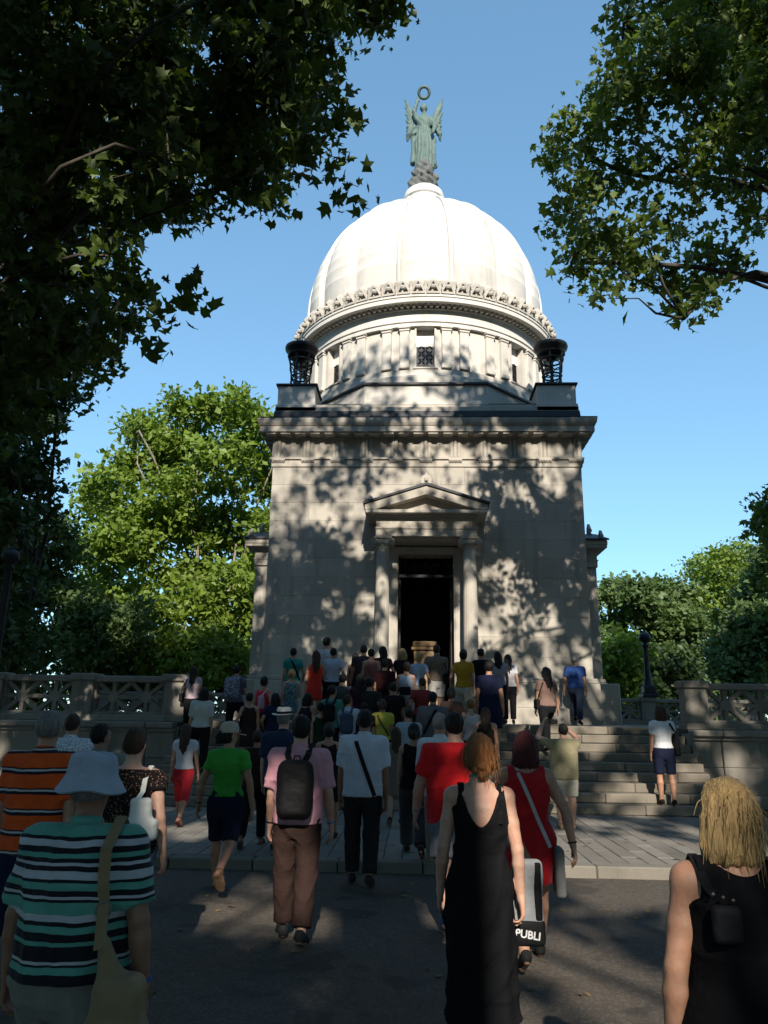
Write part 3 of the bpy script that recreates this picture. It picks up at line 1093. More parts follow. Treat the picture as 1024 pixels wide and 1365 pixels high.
M['bark_dark'] = bark_mat('dark bark', (0.035, 0.028, 0.022), (0.07, 0.06, 0.045))
M['bark_pale'] = bark_mat('mottled plane bark', (0.30, 0.26, 0.19), (0.13, 0.11, 0.08))

PLANE_LEAF = np.array([(0, -.40), (.40, -.30), (.25, -.06), (.50, .18), (.18, .18), (.0, .58), (-.18, .18), (-.50, .18), (-.25, -.06), (-.40, -.30)])
QUAD_LEAF = np.array([(0, -.5), (.36, -.02), (0, .55), (-.36, .02)])


def leaf_mesh(name, pos, nrm, size, outline, rs, fold=0.18):
    n, k = len(pos), len(outline)
    nrm = nrm / np.linalg.norm(nrm, axis=1, keepdims=True)
    ref = rs.normal(size=(n, 3))
    u = np.cross(nrm, ref); u /= np.linalg.norm(u, axis=1, keepdims=True)
    v = np.cross(nrm, u)
    sz = size * rs.uniform(.5, 1.35, size=(n, 1, 1))
    ox, oy = outline[:, 0], outline[:, 1]
    fo = rs.uniform(-.15, 3.6, size=(n, 1)) * fold
    cu = rs.uniform(-.2, .75, size=(n, 1))
    oz = -fo * np.abs(ox)[None, :] - cu * (oy ** 2)[None, :]
    asp = rs.uniform(.72, 1.12, size=(n, 1))
    ox2 = ox[None, :] * asp + rs.uniform(-.12, .12, size=(n, k)) * (np.abs(ox) > .1)[None, :]
    oy2 = oy[None, :] + rs.uniform(-.06, .06, size=(n, k))
    P = pos[:, None, :] + sz * (u[:, None, :] * ox2[:, :, None] + v[:, None, :] * oy2[:, :, None] + nrm[:, None, :] * oz[:, :, None])
    faces = np.arange(n * k).reshape(n, k)
    return np_mesh(name, P.reshape(-1, 3), faces, smooth=False)


def scatter(blobs, n_leaf, per_clump, clump_sigma, rs, shell=0.45, up=0.5, keep=None):
    """blobs: (centre, (rx,ry,rz), weight); clumps of leaves in the blob volumes, denser near their skins"""
    w = np.array([b[2] * b[1][0] * b[1][2] for b in blobs], float)
    w /= w.sum()
    nc = max(1, n_leaf // per_clump)
    idx = rs.choice(len(blobs), nc, p=w)
    C = np.array([b[0] for b in blobs], float)[idx]
    R = np.array([b[1] for b in blobs], float)[idx]
    d = rs.normal(size=(nc, 3)); d /= np.linalg.norm(d, axis=1, keepdims=True)
    rr = rs.uniform(0, 1, size=(nc, 1)) ** shell
    cc = C + d * R * rr
    if keep is not None:
        cc = cc[keep(cc)]
    out_dir = np.repeat(cc - C.mean(0), per_clump, axis=0) if len(cc) == nc else rs.normal(size=(len(cc) * per_clump, 3))
    pos = np.repeat(cc, per_clump, axis=0)
    sg = np.array([1.0, 1.0, .7]) * clump_sigma
    pos = pos + rs.normal(size=pos.shape) * sg
    nrm = rs.normal(size=pos.shape) + np.array([0, -.25, up])
    return pos, nrm, cc


def limb(mb, a, b, r0, r1, sag, rs, n=7):
    a, b = np.array(a, float), np.array(b, float)
    L = np.linalg.norm(b - a)
    side = rs.normal(size=3) * L * .05
    pts, rads_ = [], []
    for i in range(n):
        t = i / (n - 1)
        p = a + (b - a) * t + np.array([0, 0, 1.0]) * sag * L * math.sin(math.pi * t) + side * math.sin(2 * math.pi * t)
        pts.append(tuple(p)); rads_.append(r0 + (r1 - r0) * t ** .8)
    mb.tube(pts, rads_, 7)


def make_tree(name, label, base, fork_z, trunk_r, blobs, n_leaf, leaf_size, outline, leaf, bark, seed,
              per_clump=12, sigma=.3, shell=.45, up=.5, group=None, twigs=3, keep=None, limb_r=.16, lean=(0, 0), fold=.18, max_limbs=26, limb_ok=None, leaf_keep=None):
    rs = np.random.RandomState(seed)
    root = tag(empty(name, base), label, 'tree', group)
    b = np.array(base, float)
    pos, nrm, cc = scatter(blobs, n_leaf, per_clump, sigma, rs, shell, up, keep)
    if leaf_keep is not None:
        ok = leaf_keep(pos)
        pos, nrm = pos[ok], nrm[ok]
    me = leaf_mesh('crown', pos - b, nrm, leaf_size, outline, rs, fold)
    kind(link('crown', me, M[leaf], root), 'stuff')
    fork = b + np.array([lean[0], lean[1], fork_z])
    tmb = MB()
    tmb.tube([(0, 0, -.1), (0, 0, .35), tuple((fork - b) * .5 + rs.normal(size=3) * .1), tuple(fork - b)], [trunk_r * 1.5, trunk_r * 1.1, trunk_r * .9, trunk_r * .8], 12)
    tr = tmb.build('trunk', M[bark], root, smooth=60)
    order = [i for i in range(len(blobs)) if limb_ok is None or limb_ok(blobs[i][0])]
    rs.shuffle(order)
    for i in order[:max_limbs]:
        c = np.array(blobs[i][0], float)
        lm = MB()
        limb(lm, fork - b - np.array([0, 0, rs.uniform(0, .2 * fork_z)]), c - b, limb_r, limb_r * .3, rs.uniform(.03, .12), rs)
        near = cc[np.argsort(((cc - c) ** 2).sum(1))[:40]]
        for q in near[rs.permutation(len(near))[:twigs]]:
            limb(lm, c - b, q - b, limb_r * .3, limb_r * .06, .04, rs, 4)
        lm.build('limb', M[bark], tr, smooth=60)
    return root


def pxblob(px, py, y, rpx, ry=None, wgt=1.0):
    p = at(px, py, y)
    r = rpx * (p - Vector(CAM_POS)).length / 1000.0 * .97
    return (tuple(p), (r, ry if ry else r, r * .92), wgt)


def curve_x(tab, y):
    return float(np.interp(y, [t[0] for t in tab], [t[1] for t in tab]))


# --- the near plane tree whose boughs hang in at the upper left
rs0 = np.random.RandomState(3)
edge = [(-60, 555), (0, 512), (30, 488), (60, 452), (110, 448), (160, 450), (200, 418), (232, 392), (262, 350), (290, 268), (322, 192), (350, 178), (385, 208), (425, 190), (470, 145), (500, 98), (540, 78), (600, 66), (660, 58), (720, 45), (800, 20)]
bl = []
for py in range(-60, 560, 34):
    xr = curve_x(edge, py)
    px = xr - 26
    while px > -70:
        bl.append(pxblob(px + rs0.uniform(-8, 8), py + rs0.uniform(-10, 10), rs0.uniform(7.6, 10.5), rs0.uniform(19, 31), .5))
        px -= 41
for (px, py, r) in ((452, 255, 13), (460, 232, 12), (445, 215, 14), (470, 160, 14), (252, 388, 14), (232, 432, 14), (200, 470, 13), (510, 22, 16), (525, 8, 14), (368, 262, 14), (345, 262, 13), (300, 288, 14)):
    bl.append(pxblob(px, py, rs0.uniform(8, 9.5), r, .35))
bl += [((-6.2 + rs0.uniform(-2.5, 1.0), rs0.uniform(3, 9), z + 1), (1.6, 1.5, 1.3), .35) for z in np.linspace(13, 19, 14)]
make_tree('plane_tree', 'big dark plane tree overhanging the path with drooping lobed leaves', (-8.2, 8.2, 0), 6.5, .45, bl, 35000, .19,
          PLANE_LEAF, 'leaf_near', 'bark_dark', 11, per_clump=9, sigma=.15, shell=.4, up=.35, limb_r=.06, twigs=2, lean=(.6, .3), max_limbs=26, limb_ok=lambda c: c[0] < -2.6)

# --- the plane tree whose boughs hang in at the upper right
rs0 = np.random.RandomState(5)
spots = [(832, 30, 26), (858, 62, 34), (815, 92, 26), (800, 135, 26), (768, 160, 24), (745, 185, 22), (738, 205, 16), (782, 205, 28), (826, 150, 34), (868, 118, 34),
         (905, 60, 44), (950, 30, 46), (1005, 30, 50), (920, 110, 40), (975, 95, 44), (1020, 120, 40), (850, 200, 22), (762, 262, 26), (745, 285, 20), (792, 255, 24), (836, 232, 24),
         (880, 215, 22), (905, 232, 24), (935, 205, 26), (965, 160, 32), (1000, 185, 34), (955, 240, 28), (1010, 235, 30), (772, 325, 26), (762, 350, 20), (800, 315, 28), (840, 300, 26),
         (870, 272, 20), (800, 368, 24), (812, 395, 16), (835, 352, 26), (870, 330, 24), (900, 300, 24), (885, 365, 22), (905, 398, 24), (912, 425, 14), (930, 362, 26), (950, 330, 24), (968, 362, 18), (940, 395, 16),
         (985, 282, 18), (1010, 290, 14), (1040, 60, 50), (1040, 180, 45), (920, -30, 50), (990, -40, 50), (860, -25, 40)]
bl = [pxblob(px, py, rs0.uniform(11.0, 14.5), r, .6) for px, py, r in spots]
bl += [((8.5 + rs0.uniform(-1, 4), 12.5 + rs0.uniform(-3, 3), z), (1.8, 1.6, 1.4), .5) for z in np.linspace(9, 19, 14)]
make_tree('plane_tree', 'plane tree with half lit boughs and visible branches opposite the dark overhanging tree', (10.4, 13.0, 0), 10.8, .4, bl, 27000, .19,
          PLANE_LEAF, 'leaf_mid', 'bark_dark', 12, per_clump=8, sigma=.17, shell=.45, up=.4, limb_r=.10, twigs=5, lean=(-.9, 0), max_limbs=14)

# --- tall trees standing round the viewer, whose shade dapples front and path
def shade_tree(x, y, cx, cy, cz, rx, ry, rz, n, seed, size, label, dens_keep=None, extra=()):
    rs = np.random.RandomState(seed)
    bl = []
    for k in range(34):
        d = rs.normal(size=3); d /= np.linalg.norm(d)
        rr = rs.uniform(.25, 1.0) ** .5
        bl.append(((cx + d[0] * rx * rr, cy + d[1] * ry * rr, cz + d[2] * rz * rr), (rx * .30, ry * .34, rz * .26), 1))
    bl += [(c, r, w) for c, r, w in extra]
    make_tree('shade_tree', label, (x, y, 0), cz - rz * .9, .5, bl, n, size, QUAD_LEAF, 'leaf_near', 'bark_dark', seed, per_clump=22, sigma=.42,
              shell=.5, up=.4, limb_r=.14, twigs=1, keep=dens_keep, max_limbs=18, leaf_keep=sun_gaps)


def hidden_from_above(c):
    """stay clear of the lens: above its upper edge of view, or behind it"""
    return (c[:, 1] < 0.5) | (c[:, 2] > 1.75 + c[:, 1] * 1.25 + 2.2)


# openings cut into the canopy to place sun patches: (x, y, z of the sunny spot, radius of the opening)
GAPS = [(2.5, 10.2, .1, .34), (3.3, 10.6, .1, .36), (4.3, 11.0, .1, .3), (3.0, 11.9, .1, .3), (4.2, 12.5, .1, .33), (2.0, 11.3, .1, .26), (5.2, 12.0, .1, .28), (1.5, 10.1, .1, .25), (2.6, 13.2, .1, .22), (4.9, 10.1, .1, .25),
        (3.6, 14.8, .4, .5), (4.3, 15.1, .6, .4), (3.2, 16.6, 1.5, .6), (2.4, 16.4, 1.3, .4),
        (1.25, 5.2, 0, .4), (1.0, 6.0, 0, .3), (0.95, 6.5, 0, .35), (-.2, 5.9, 0, .35), (.1, 6.4, 0, .22), (-.25, 7.5, 0, .4), (-.75, 7.3, 0, .25), (-1.7, 7.9, 0, .45), (-2.1, 7.6, 0, .3), (-1.2, 7.2, 0, .25), (-.35, 5.0, 0, .35), (.0, 4.9, 0, .2), (1.7, 8.9, 0, .35), (2.2, 8.8, 0, .3), (1.5, 4.6, 0, .25), (-3.6, 11.4, .1, .45), (-1.4, 10.6, .1, .3),
        (.5, 4.5, 1.32, .20), (.12, 7.4, 1.3, .22), (.25, 7.4, .95, .15), (-1.42, 6.7, 1.2, .03), (-1.72, 5.6, 1.2, .14), (2.6, 12.5, .7, .25), (-2.1, 8.4, .35, .12),
        (5.2, 14.6, 1.4, .3), (-6.6, 16.4, 2.1, .35), (-7.4, 16.2, 2.0, .35), (-5.3, 16.6, 2.2, .25), (-8.6, 15.5, 1.0, .3), (6.2, 15.6, 1.2, .25),
        (2.3, 21.4, 4.3, .55), (2.7, 21.4, 5.2, .5), (3.2, 21.4, 4.6, .4), (2.0, 21.4, 5.6, .4), (2.0, 21.4, 3.6, .4), (1.35, 20.7, 4.9, .35), (3.4, 21.4, 6.9, .35), (3.9, 21.4, 5.5, .3), (3.0, 21.4, 7.8, .35), (1.9, 21.4, 8.2, .3),
        (2.0, 21.4, 9.6, .4), (3.2, 21.4, 9.5, .35), (1.0, 21.4, 9.3, .35), (4.3, 21.4, 3.4, .3), (-2.2, 21.4, 3.0, .42), (-3.3, 21.4, 4.0, .4), (-4.1, 21.4, 4.0, .3), (-2.6, 21.4, 5.0, .3), (-1.7, 21.4, 4.9, .25), (-3.2, 21.4, 7.6, .25), (-2.8, 21.4, 7.3, .2), (-1.3, 20.7, 5.2, .25), (-2.0, 21.4, 6.6, .2),
        (3.4, 12.5, 13.5, .6), (4.6, 12.6, 14.5, .6), (3.2, 12.5, 11.3, .4), (5.2, 12.5, 11.8, .3), (-2.6, 8.5, 9.5, .35), (-4.2, 8.5, 7.2, .4), (-1.6, 8.8, 9.8, .4), (-3.4, 8.6, 8.2, .4), (-4.4, 8.5, 10.2, .4), (-2.0, 8.8, 8.6, .35), (2.0, 22.2, 13.0, .5), (2.9, 22.9, 13.0, .5), (1.3, 22.0, 13.7, .3), (-3.4, 23.4, 13.0, .4), (2.2, 21.9, 14.7, .4), (3.3, 22.8, 14.7, .4), (-.95, 21.3, 4.2, .25), (.95, 21.3, 3.8, .3), (0.0, 17.0, 2.6, .4), (-1.5, 16.5, 2.4, .35), (1.2, 16.6, 2.2, .3), (2.2, 16.2, 2.0, .3), (-2.9, 17, 2.6, .3)]
GRS = np.random.RandomState(77)
SUNV = np.array(sun_vec)


def below_dome_light(c):
    lim = 13.9 + (21.4 - c[:, 1]) * math.tan(SUN_EL) - .3
    ok = hidden_from_above(c) & (c[:, 2] < lim)
    return ok


def sun_gaps(c):
    """leaves are taken out along chosen sun paths to place light patches"""
    ok = np.ones(len(c), bool)
    for gx, gy, gz, gr in GAPS:
        d = c - np.array((gx, gy, gz))
        t = d @ SUNV
        off = np.linalg.norm(d - t[:, None] * SUNV, axis=1)
        ok &= ~((t > 0) & (off < gr + .10) & (GRS.uniform(size=len(c)) < .93))
    return ok


shade_tree(-8.5, -1.5, -5.4, 2.2, 19.2, 6.8, 7.2, 7.4, 24000, 21, .30, 'tall shade tree over the path on the side of the dark plane tree', below_dome_light)
shade_tree(9.0, -1.0, 7.0, 2.0, 18.8, 6.8, 7.0, 7.4, 20000, 22, .30, 'tall shade tree over the path on the side of the half lit plane tree', below_dome_light,
           [((1.2, .8, 25.2), (1.6, 1.2, .9), .9), ((.2, 1.0, 26.0), (1.3, 1.0, .8), .8), ((1.9, .9, 26.4), (.9, .8, .5), .6)])  # extra clumps added to cast shade on the drum
shade_tree(-7.0, -15.0, -5.5, -14.5, 14.0, 7.5, 5.5, 8.2, 24000, 23, .42, 'tall shade tree behind the walkers on the dark plane tree side', below_dome_light)
shade_tree(8.5, -16.5, 7.0, -15.5, 13.5, 7.5, 5.5, 8.2, 25000, 24, .42, 'tall shade tree behind the walkers on the half lit plane tree side', below_dome_light)
shade_tree(1.0, -29.0, 1.0, -28.0, 15.0, 9.5, 5.0, 9.0, 15000, 25, .46, 'farthest tall shade tree closing the path behind the walkers', below_dome_light)
shade_tree(-17.0, 3.0, -15.5, 3.0, 15.0, 6.5, 7.0, 9.0, 12000, 26, .50, 'unseen outer tree added for shade beside the dark plane tree', None)  # outer and middle trees out of view, added to deepen the shade
shade_tree(17.0, 2.0, 16.5, 2.0, 14.5, 6.0, 7.0, 9.0, 12000, 27, .50, 'unseen outer tree added for shade beside the half lit plane tree', below_dome_light)
shade_tree(-18.0, -13.0, -18.0, -13.0, 13.0, 6.5, 7.0, 9.0, 9000, 28, .55, 'unseen outer tree added for shade far behind on the dark plane tree side', None)
shade_tree(18.5, -13.0, 18.5, -13.0, 13.0, 6.5, 7.0, 9.0, 9000, 29, .55, 'unseen outer tree added for shade far behind on the half lit plane tree side', None)
shade_tree(0.8, -8.5, 0.8, -7.0, 16.5, 4.5, 4.0, 5.0, 12000, 30, .40, 'unseen slender tree added for shade in the middle of the avenue', below_dome_light)

shade_tree(-27.0, 15.0, -27.0, 14.0, 11.5, 6.5, 7.5, 10.0, 9000, 71, .62, 'unseen broad tree added to block sky, aside of the terrace past the dark plane tree', None)  # six trees out of view, added to block sky light
shade_tree(20.5, 16.0, 20.5, 15.0, 11.5, 6.5, 7.5, 10.0, 9000, 72, .62, 'unseen broad tree added to block sky, aside of the terrace past the half lit plane tree', None)
shade_tree(-12.0, -33.0, -12.0, -33.0, 12.0, 9.0, 6.0, 10.5, 9000, 73, .62, 'unseen broad tree added to block sky far back along the avenue, dark plane tree side', None)
shade_tree(14.0, -34.0, 14.0, -34.0, 12.0, 9.0, 6.0, 10.5, 9000, 74, .62, 'unseen broad tree added to block sky far back along the avenue, half lit plane tree side', None)
shade_tree(-30.0, 0.0, -30.0, 0.0, 11.0, 7.0, 12.0, 10.0, 9000, 75, .72, 'unseen wide tree added to block sky at the park edge past the dark plane tree', None)
shade_tree(30.0, 0.0, 30.0, 0.0, 11.0, 7.0, 12.0, 10.0, 9000, 76, .72, 'unseen wide tree added to block sky at the park edge past the half lit plane tree', None)

# --- bright tree beyond the terrace
rs0 = np.random.RandomState(9)
ledge = [(520, 260), (540, 225), (560, 190), (590, 172), (630, 140), (660, 128), (700, 120), (760, 108), (820, 100), (900, 90)]
bl = []
for py in range(552, 900, 34):
    px = curve_x(ledge, py) + 18
    while px < 430:
        if not (py < 560 and (px < 225 or px > 345)):
            bl.append(pxblob(px + rs0.uniform(-12, 12), py + rs0.uniform(-12, 12), rs0.uniform(35, 42), rs0.uniform(20, 31), 1.6))
        px += 36
for (px, py, r) in ((235, 540, 18), (275, 545, 18), (300, 550, 18), (330, 553, 16), (352, 562, 14), (185, 565, 18), (178, 580, 14), (120, 660, 14)):
    bl.append(pxblob(px, py, 38, r, 1.4))
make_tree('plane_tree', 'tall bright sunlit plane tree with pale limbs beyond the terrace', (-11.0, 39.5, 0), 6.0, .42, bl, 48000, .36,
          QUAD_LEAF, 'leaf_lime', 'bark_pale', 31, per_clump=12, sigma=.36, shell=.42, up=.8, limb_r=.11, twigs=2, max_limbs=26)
# --- dark tree at the edge, below the overhanging boughs
bl = []
rs0 = np.random.RandomState(10)
for py in range(470, 900, 42):
    px = -60
    while px < curve_x(edge, py) - 2:
        bl.append(pxblob(px + rs0.uniform(-8, 8), py + rs0.uniform(-8, 8), rs0.uniform(19.5, 25), rs0.uniform(20, 28), 1.2))
        px += 36
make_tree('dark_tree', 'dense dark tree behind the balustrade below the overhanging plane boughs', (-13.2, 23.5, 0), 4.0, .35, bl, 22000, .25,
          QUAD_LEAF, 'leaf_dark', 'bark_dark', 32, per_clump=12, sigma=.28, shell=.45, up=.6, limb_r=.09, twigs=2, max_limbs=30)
# --- shaded undergrowth trees behind the terrace
def bush(label, px0, px1, py0, py1, y, seed, leaf='leaf_dark', n=8000, size=.28):
    rs = np.random.RandomState(seed)
    bl = []
    for k in range(26):
        bl.append(pxblob(rs.uniform(px0, px1), rs.uniform(py0, py1), y + rs.uniform(-1.5, 1.5), rs.uniform(16, 28), 1.0))
    c = at((px0 + px1) / 2, 930, y)
    make_tree('small_tree', label, (c.x, y, 0), 2.0, .14, bl, n, size, QUAD_LEAF, leaf, 'bark_dark', seed, per_clump=12, sigma=.25, up=.6, limb_r=.06, twigs=1, max_limbs=10)


bush('small shaded tree behind the tall black lamp post', -30, 100, 690, 915, 33.0, 45, 'leaf_far', 12000)
bush('small shaded tree between the balustrade and the bright plane tree', 105, 200, 800, 915, 33.5, 41, 'leaf_far')
bush('small dark tree at the foot of the bright plane tree', 195, 335, 850, 915, 34.5, 42, 'leaf_lime')
bush('small bright tree behind the black lamp post', 812, 850, 845, 935, 34.0, 43, 'leaf_lime', 7000)
bush('small dark tree behind the person climbing with a black shoulder bag', 855, 915, 880, 935, 36.0, 44)
# --- dull green trees far behind the right of the monument
def far_tree(label, spots, y, seed, leaf, n, base_px, size=.35):
    rs = np.random.RandomState(seed)
    bl = [pxblob(px, py, y + rs.uniform(-2.5, 2.5), r, 1.8) for px, py, r in spots]
    b = at(base_px, 930, y)
    make_tree('park_tree', label, (b.x, y, 0), 3.5, .3, bl, n, size, QUAD_LEAF, leaf, 'bark_dark', seed, per_clump=12, sigma=.34, shell=.42, up=.8, limb_r=.12, twigs=2, group='trees beyond the terrace')


far_tree('dull green tree growing right behind the side bay', [(820, 790, 20), (845, 792, 22), (872, 790, 22), (822, 830, 18), (880, 828, 28), (905, 800, 26), (860, 812, 22), (900, 860, 30), (845, 872, 22), (930, 890, 30), (885, 900, 28), (915, 830, 26), (780, 800, 24), (780, 850, 26)], 46, 51, 'leaf_far', 16000, 860)
far_tree('feathery pale green tree rising between its dull neighbours', [(935, 758, 20), (960, 750, 22), (985, 742, 22), (945, 790, 26), (975, 785, 26), (1005, 760, 26), (930, 800, 20), (1000, 800, 28), (960, 830, 28), (985, 860, 26)], 50, 52, 'leaf_lime', 13000, 960, .28)
far_tree('deep green tree beyond the balustrade with star lattice', [(1010, 790, 26), (1035, 770, 30), (1000, 830, 26), (1025, 830, 30), (975, 870, 28), (1010, 870, 28), (1030, 890, 26), (990, 905, 26), (950, 905, 26), (1030, 740, 20), (1050, 850, 40)], 40, 53, 'leaf_far', 16000, 1010)
rs0 = np.random.RandomState(8)
bl = [pxblob(px, py, 21 + rs0.uniform(-1, 1), r, .6) for px, py, r in ((1012, 672, 9), (1020, 690, 14), (1006, 706, 9), (1030, 705, 20), (1045, 680, 30), (1060, 720, 40), (1070, 780, 45), (1090, 650, 45), (1085, 720, 45))]
make_tree('maple_tree', 'maple tree with one leafy bough reaching in before the far trees', (14.5, 21, 0), 4.0, .25, bl, 5000, .2, PLANE_LEAF, 'leaf_mid', 'bark_dark', 54, per_clump=8, sigma=.18, up=.5, limb_r=.07, twigs=2)


def hedge(label, x0, x1, y, h, seed, n):
    rs = np.random.RandomState(seed)
    bl = [((x, y + rs.uniform(-.5, .5), rs.uniform(.3, 1.0) * h), (1.3, .9, .8), 1) for x in np.arange(x0, x1, 1.1) for _ in range(3)]
    root = tag(empty('hedge', ((x0 + x1) / 2, y, 0)), label, 'hedge', 'hedges behind the terrace')
    b = np.array(root.location)
    pos, nrm, cc = scatter(bl, n, 12, .25, rs, .5, .6)
    kind(link('foliage', leaf_mesh('foliage', pos - b, nrm, .26, QUAD_LEAF, rs), M['leaf_far'], root), 'stuff')
    MB().tube([(x0 - b[0], 0, .4), (0, .1, .5), (x1 - b[0], 0, .4)], [.05, .07, .05], 6).build('stem', M['bark_dark'], root)


hedge('dark hedge behind the terrace under the bright plane tree', -34, -6.5, 36.5, 4.6, 61, 18000)
hedge('dark hedge behind the terrace under the dull green trees', 6.5, 34, 37.5, 3.2, 62, 15000)
hedge('dark hedge behind the balustrade at the foot of the dark tree', -24, -13.4, 24.5, 2.6, 63, 9000)


# fallen leaves on road, pavement and stairs
rsl = np.random.RandomState(91)
fx_, fy_ = rsl.uniform(-7, 8, 420), rsl.uniform(2.5, 14.4, 420)
fz_ = np.where(fy_ > KERB_Y, PAVE_Z, 0.0) + .012
kind(link('fallen_leaves', leaf_mesh('fallen_leaves', np.stack([fx_, fy_, fz_], 1), rsl.normal(size=(420, 3)) * .12 + np.array([0, 0, 1.0]), .075, PLANE_LEAF, rsl, .05),
          plain_mat('dry leaf', (.17, .11, .045), .8, 0, .5, 2)), 'stuff')

# ================================================================== figures: smooth blended volumes -> one closed surface
def smin(a, b, k):
    h = np.clip(k - np.abs(a - b), 0, None) / k
    return np.minimum(a, b) - h * h * k * .25


class Field:
    def __init__(self):
        self.prims = []
        self.cuts = []
        self.disp = None

    def cone(self, a, b, ra, rb, k=.02, flat=False):
        a, b = np.array(a, float), np.array(b, float)
        R = max(ra, rb)
        lo, hi = np.minimum(a, b) - R, np.maximum(a, b) + R
        ba = b - a
        bb = max(float(ba @ ba), 1e-9)

        def f(X, Y, Z):
            px, py, pz = X - a[0], Y - a[1], Z - a[2]
            h = np.clip((px * ba[0] + py * ba[1] + pz * ba[2]) / bb, 0, 1)
            dx, dy, dz = px - ba[0] * h, py - ba[1] * h, pz - ba[2] * h
            d = np.sqrt(dx * dx + dy * dy + dz * dz) - (ra + (rb - ra) * h)
            if flat:
                q = math.sqrt(bb)
                d = np.maximum(d, ((X - b[0]) * ba[0] + (Y - b[1]) * ba[1] + (Z - b[2]) * ba[2]) / q)
            return d
        self.prims.append((f, lo, hi, k))
        return self

    def chain(self, pts, rads_, k=.02):
        for i in range(len(pts) - 1):
            self.cone(pts[i], pts[i + 1], rads_[i], rads_[i + 1], k)
        return self

    def ell(self, c, r, k=.02, frame=None):
        """ellipsoid; frame = (ux, uy, uz) unit axes"""
        c, r = np.array(c, float), np.array(r, float)
        F = np.eye(3) if frame is None else np.array(frame, float)
        ext = np.abs(F.T) @ r

        def f(X, Y, Z):
            px, py, pz = X - c[0], Y - c[1], Z - c[2]
            q = [(px * F[i, 0] + py * F[i, 1] + pz * F[i, 2]) / r[i] for i in range(3)]
            k0 = np.sqrt(q[0] ** 2 + q[1] ** 2 + q[2] ** 2)
            k1 = np.sqrt((q[0] / r[0]) ** 2 + (q[1] / r[1]) ** 2 + (q[2] / r[2]) ** 2)
            return k0 * (k0 - 1.0) / np.maximum(k1, 1e-6)
        self.prims.append((f, c - ext, c + ext, k))
        return self

    def box(self, c, hsz, r, k=.01, frame=None):
        c, hsz = np.array(c, float), np.array(hsz, float)
        F = np.eye(3) if frame is None else np.array(frame, float)
        ext = np.abs(F.T) @ hsz

        def f(X, Y, Z):
            px, py, pz = X - c[0], Y - c[1], Z - c[2]
            q = [np.abs(px * F[i, 0] + py * F[i, 1] + pz * F[i, 2]) - hsz[i] + r for i in range(3)]
            o = np.sqrt(sum(np.maximum(t, 0) ** 2 for t in q))
            return o + np.minimum(np.maximum(np.maximum(q[0], q[1]), q[2]), 0) - r
        self.prims.append((f, c - ext, c + ext, k))
        return self

    def prof(self, zs, ws, ds, cx=None, cy=None, k=.03, pw=2.0):
        zs, ws, ds = (np.array(v, float) for v in (zs, ws, ds))
        cx = np.zeros_like(zs) if cx is None else np.array(cx, float)
        cy = np.zeros_like(zs) if cy is None else np.array(cy, float)
        lo = np.array([(cx - ws).min(), (cy - ds).min(), zs[0]])
        hi = np.array([(cx + ws).max(), (cy + ds).max(), zs[-1]])

        def f(X, Y, Z):
            z = Z.ravel()
            w, d, x0, y0 = (np.interp(z, zs, v).reshape(1, 1, -1) for v in (ws, ds, cx, cy))
            q = (np.abs((X - x0) / w) ** pw + np.abs((Y - y0) / d) ** pw) ** (1 / pw)
            dr = (q - 1) * np.minimum(w, d)
            return np.maximum(dr, np.maximum(zs[0] - Z, Z - zs[-1]))
        self.prims.append((f, lo, hi, k))
        return self

    def cut(self, f):
        self.cuts.append(f)
        return self

    def mesh(self, name, res):
        lo = np.min([p[1] for p in self.prims], axis=0) - 3 * res
        hi = np.max([p[2] for p in self.prims], axis=0) + 3 * res
        n = np.ceil((hi - lo) / res).astype(int) + 1
        ax = [(lo[i] + res * np.arange(n[i])).astype(np.float32) for i in range(3)]
        g = np.full(tuple(n), 1.0, np.float32)
        for f, l, h, k in self.prims:
            m = k + 3 * res
            i0 = np.maximum(0, ((l - m - lo) / res).astype(int))
            i1 = np.minimum(n, ((h + m - lo) / res).astype(int) + 2)
            X = ax[0][i0[0]:i1[0]].reshape(-1, 1, 1)
            Y = ax[1][i0[1]:i1[1]].reshape(1, -1, 1)
            Z = ax[2][i0[2]:i1[2]].reshape(1, 1, -1)
            s = (slice(i0[0], i1[0]), slice(i0[1], i1[1]), slice(i0[2], i1[2]))
            g[s] = smin(g[s], f(X, Y, Z).astype(np.float32), k)
        X, Y, Z = ax[0].reshape(-1, 1, 1), ax[1].reshape(1, -1, 1), ax[2].reshape(1, 1, -1)
        if self.disp is not None:
            g = g + self.disp(X, Y, Z).astype(np.float32)
        for c in self.cuts:
            g = np.maximum(g, c(X, Y, Z).astype(np.float32))
        g[0], g[-1], g[:, 0], g[:, -1], g[:, :, 0], g[:, :, -1] = 1, 1, 1, 1, 1, 1
        v, q = surface_net(g, lo, res)
        return np_mesh(name, v, q, True)


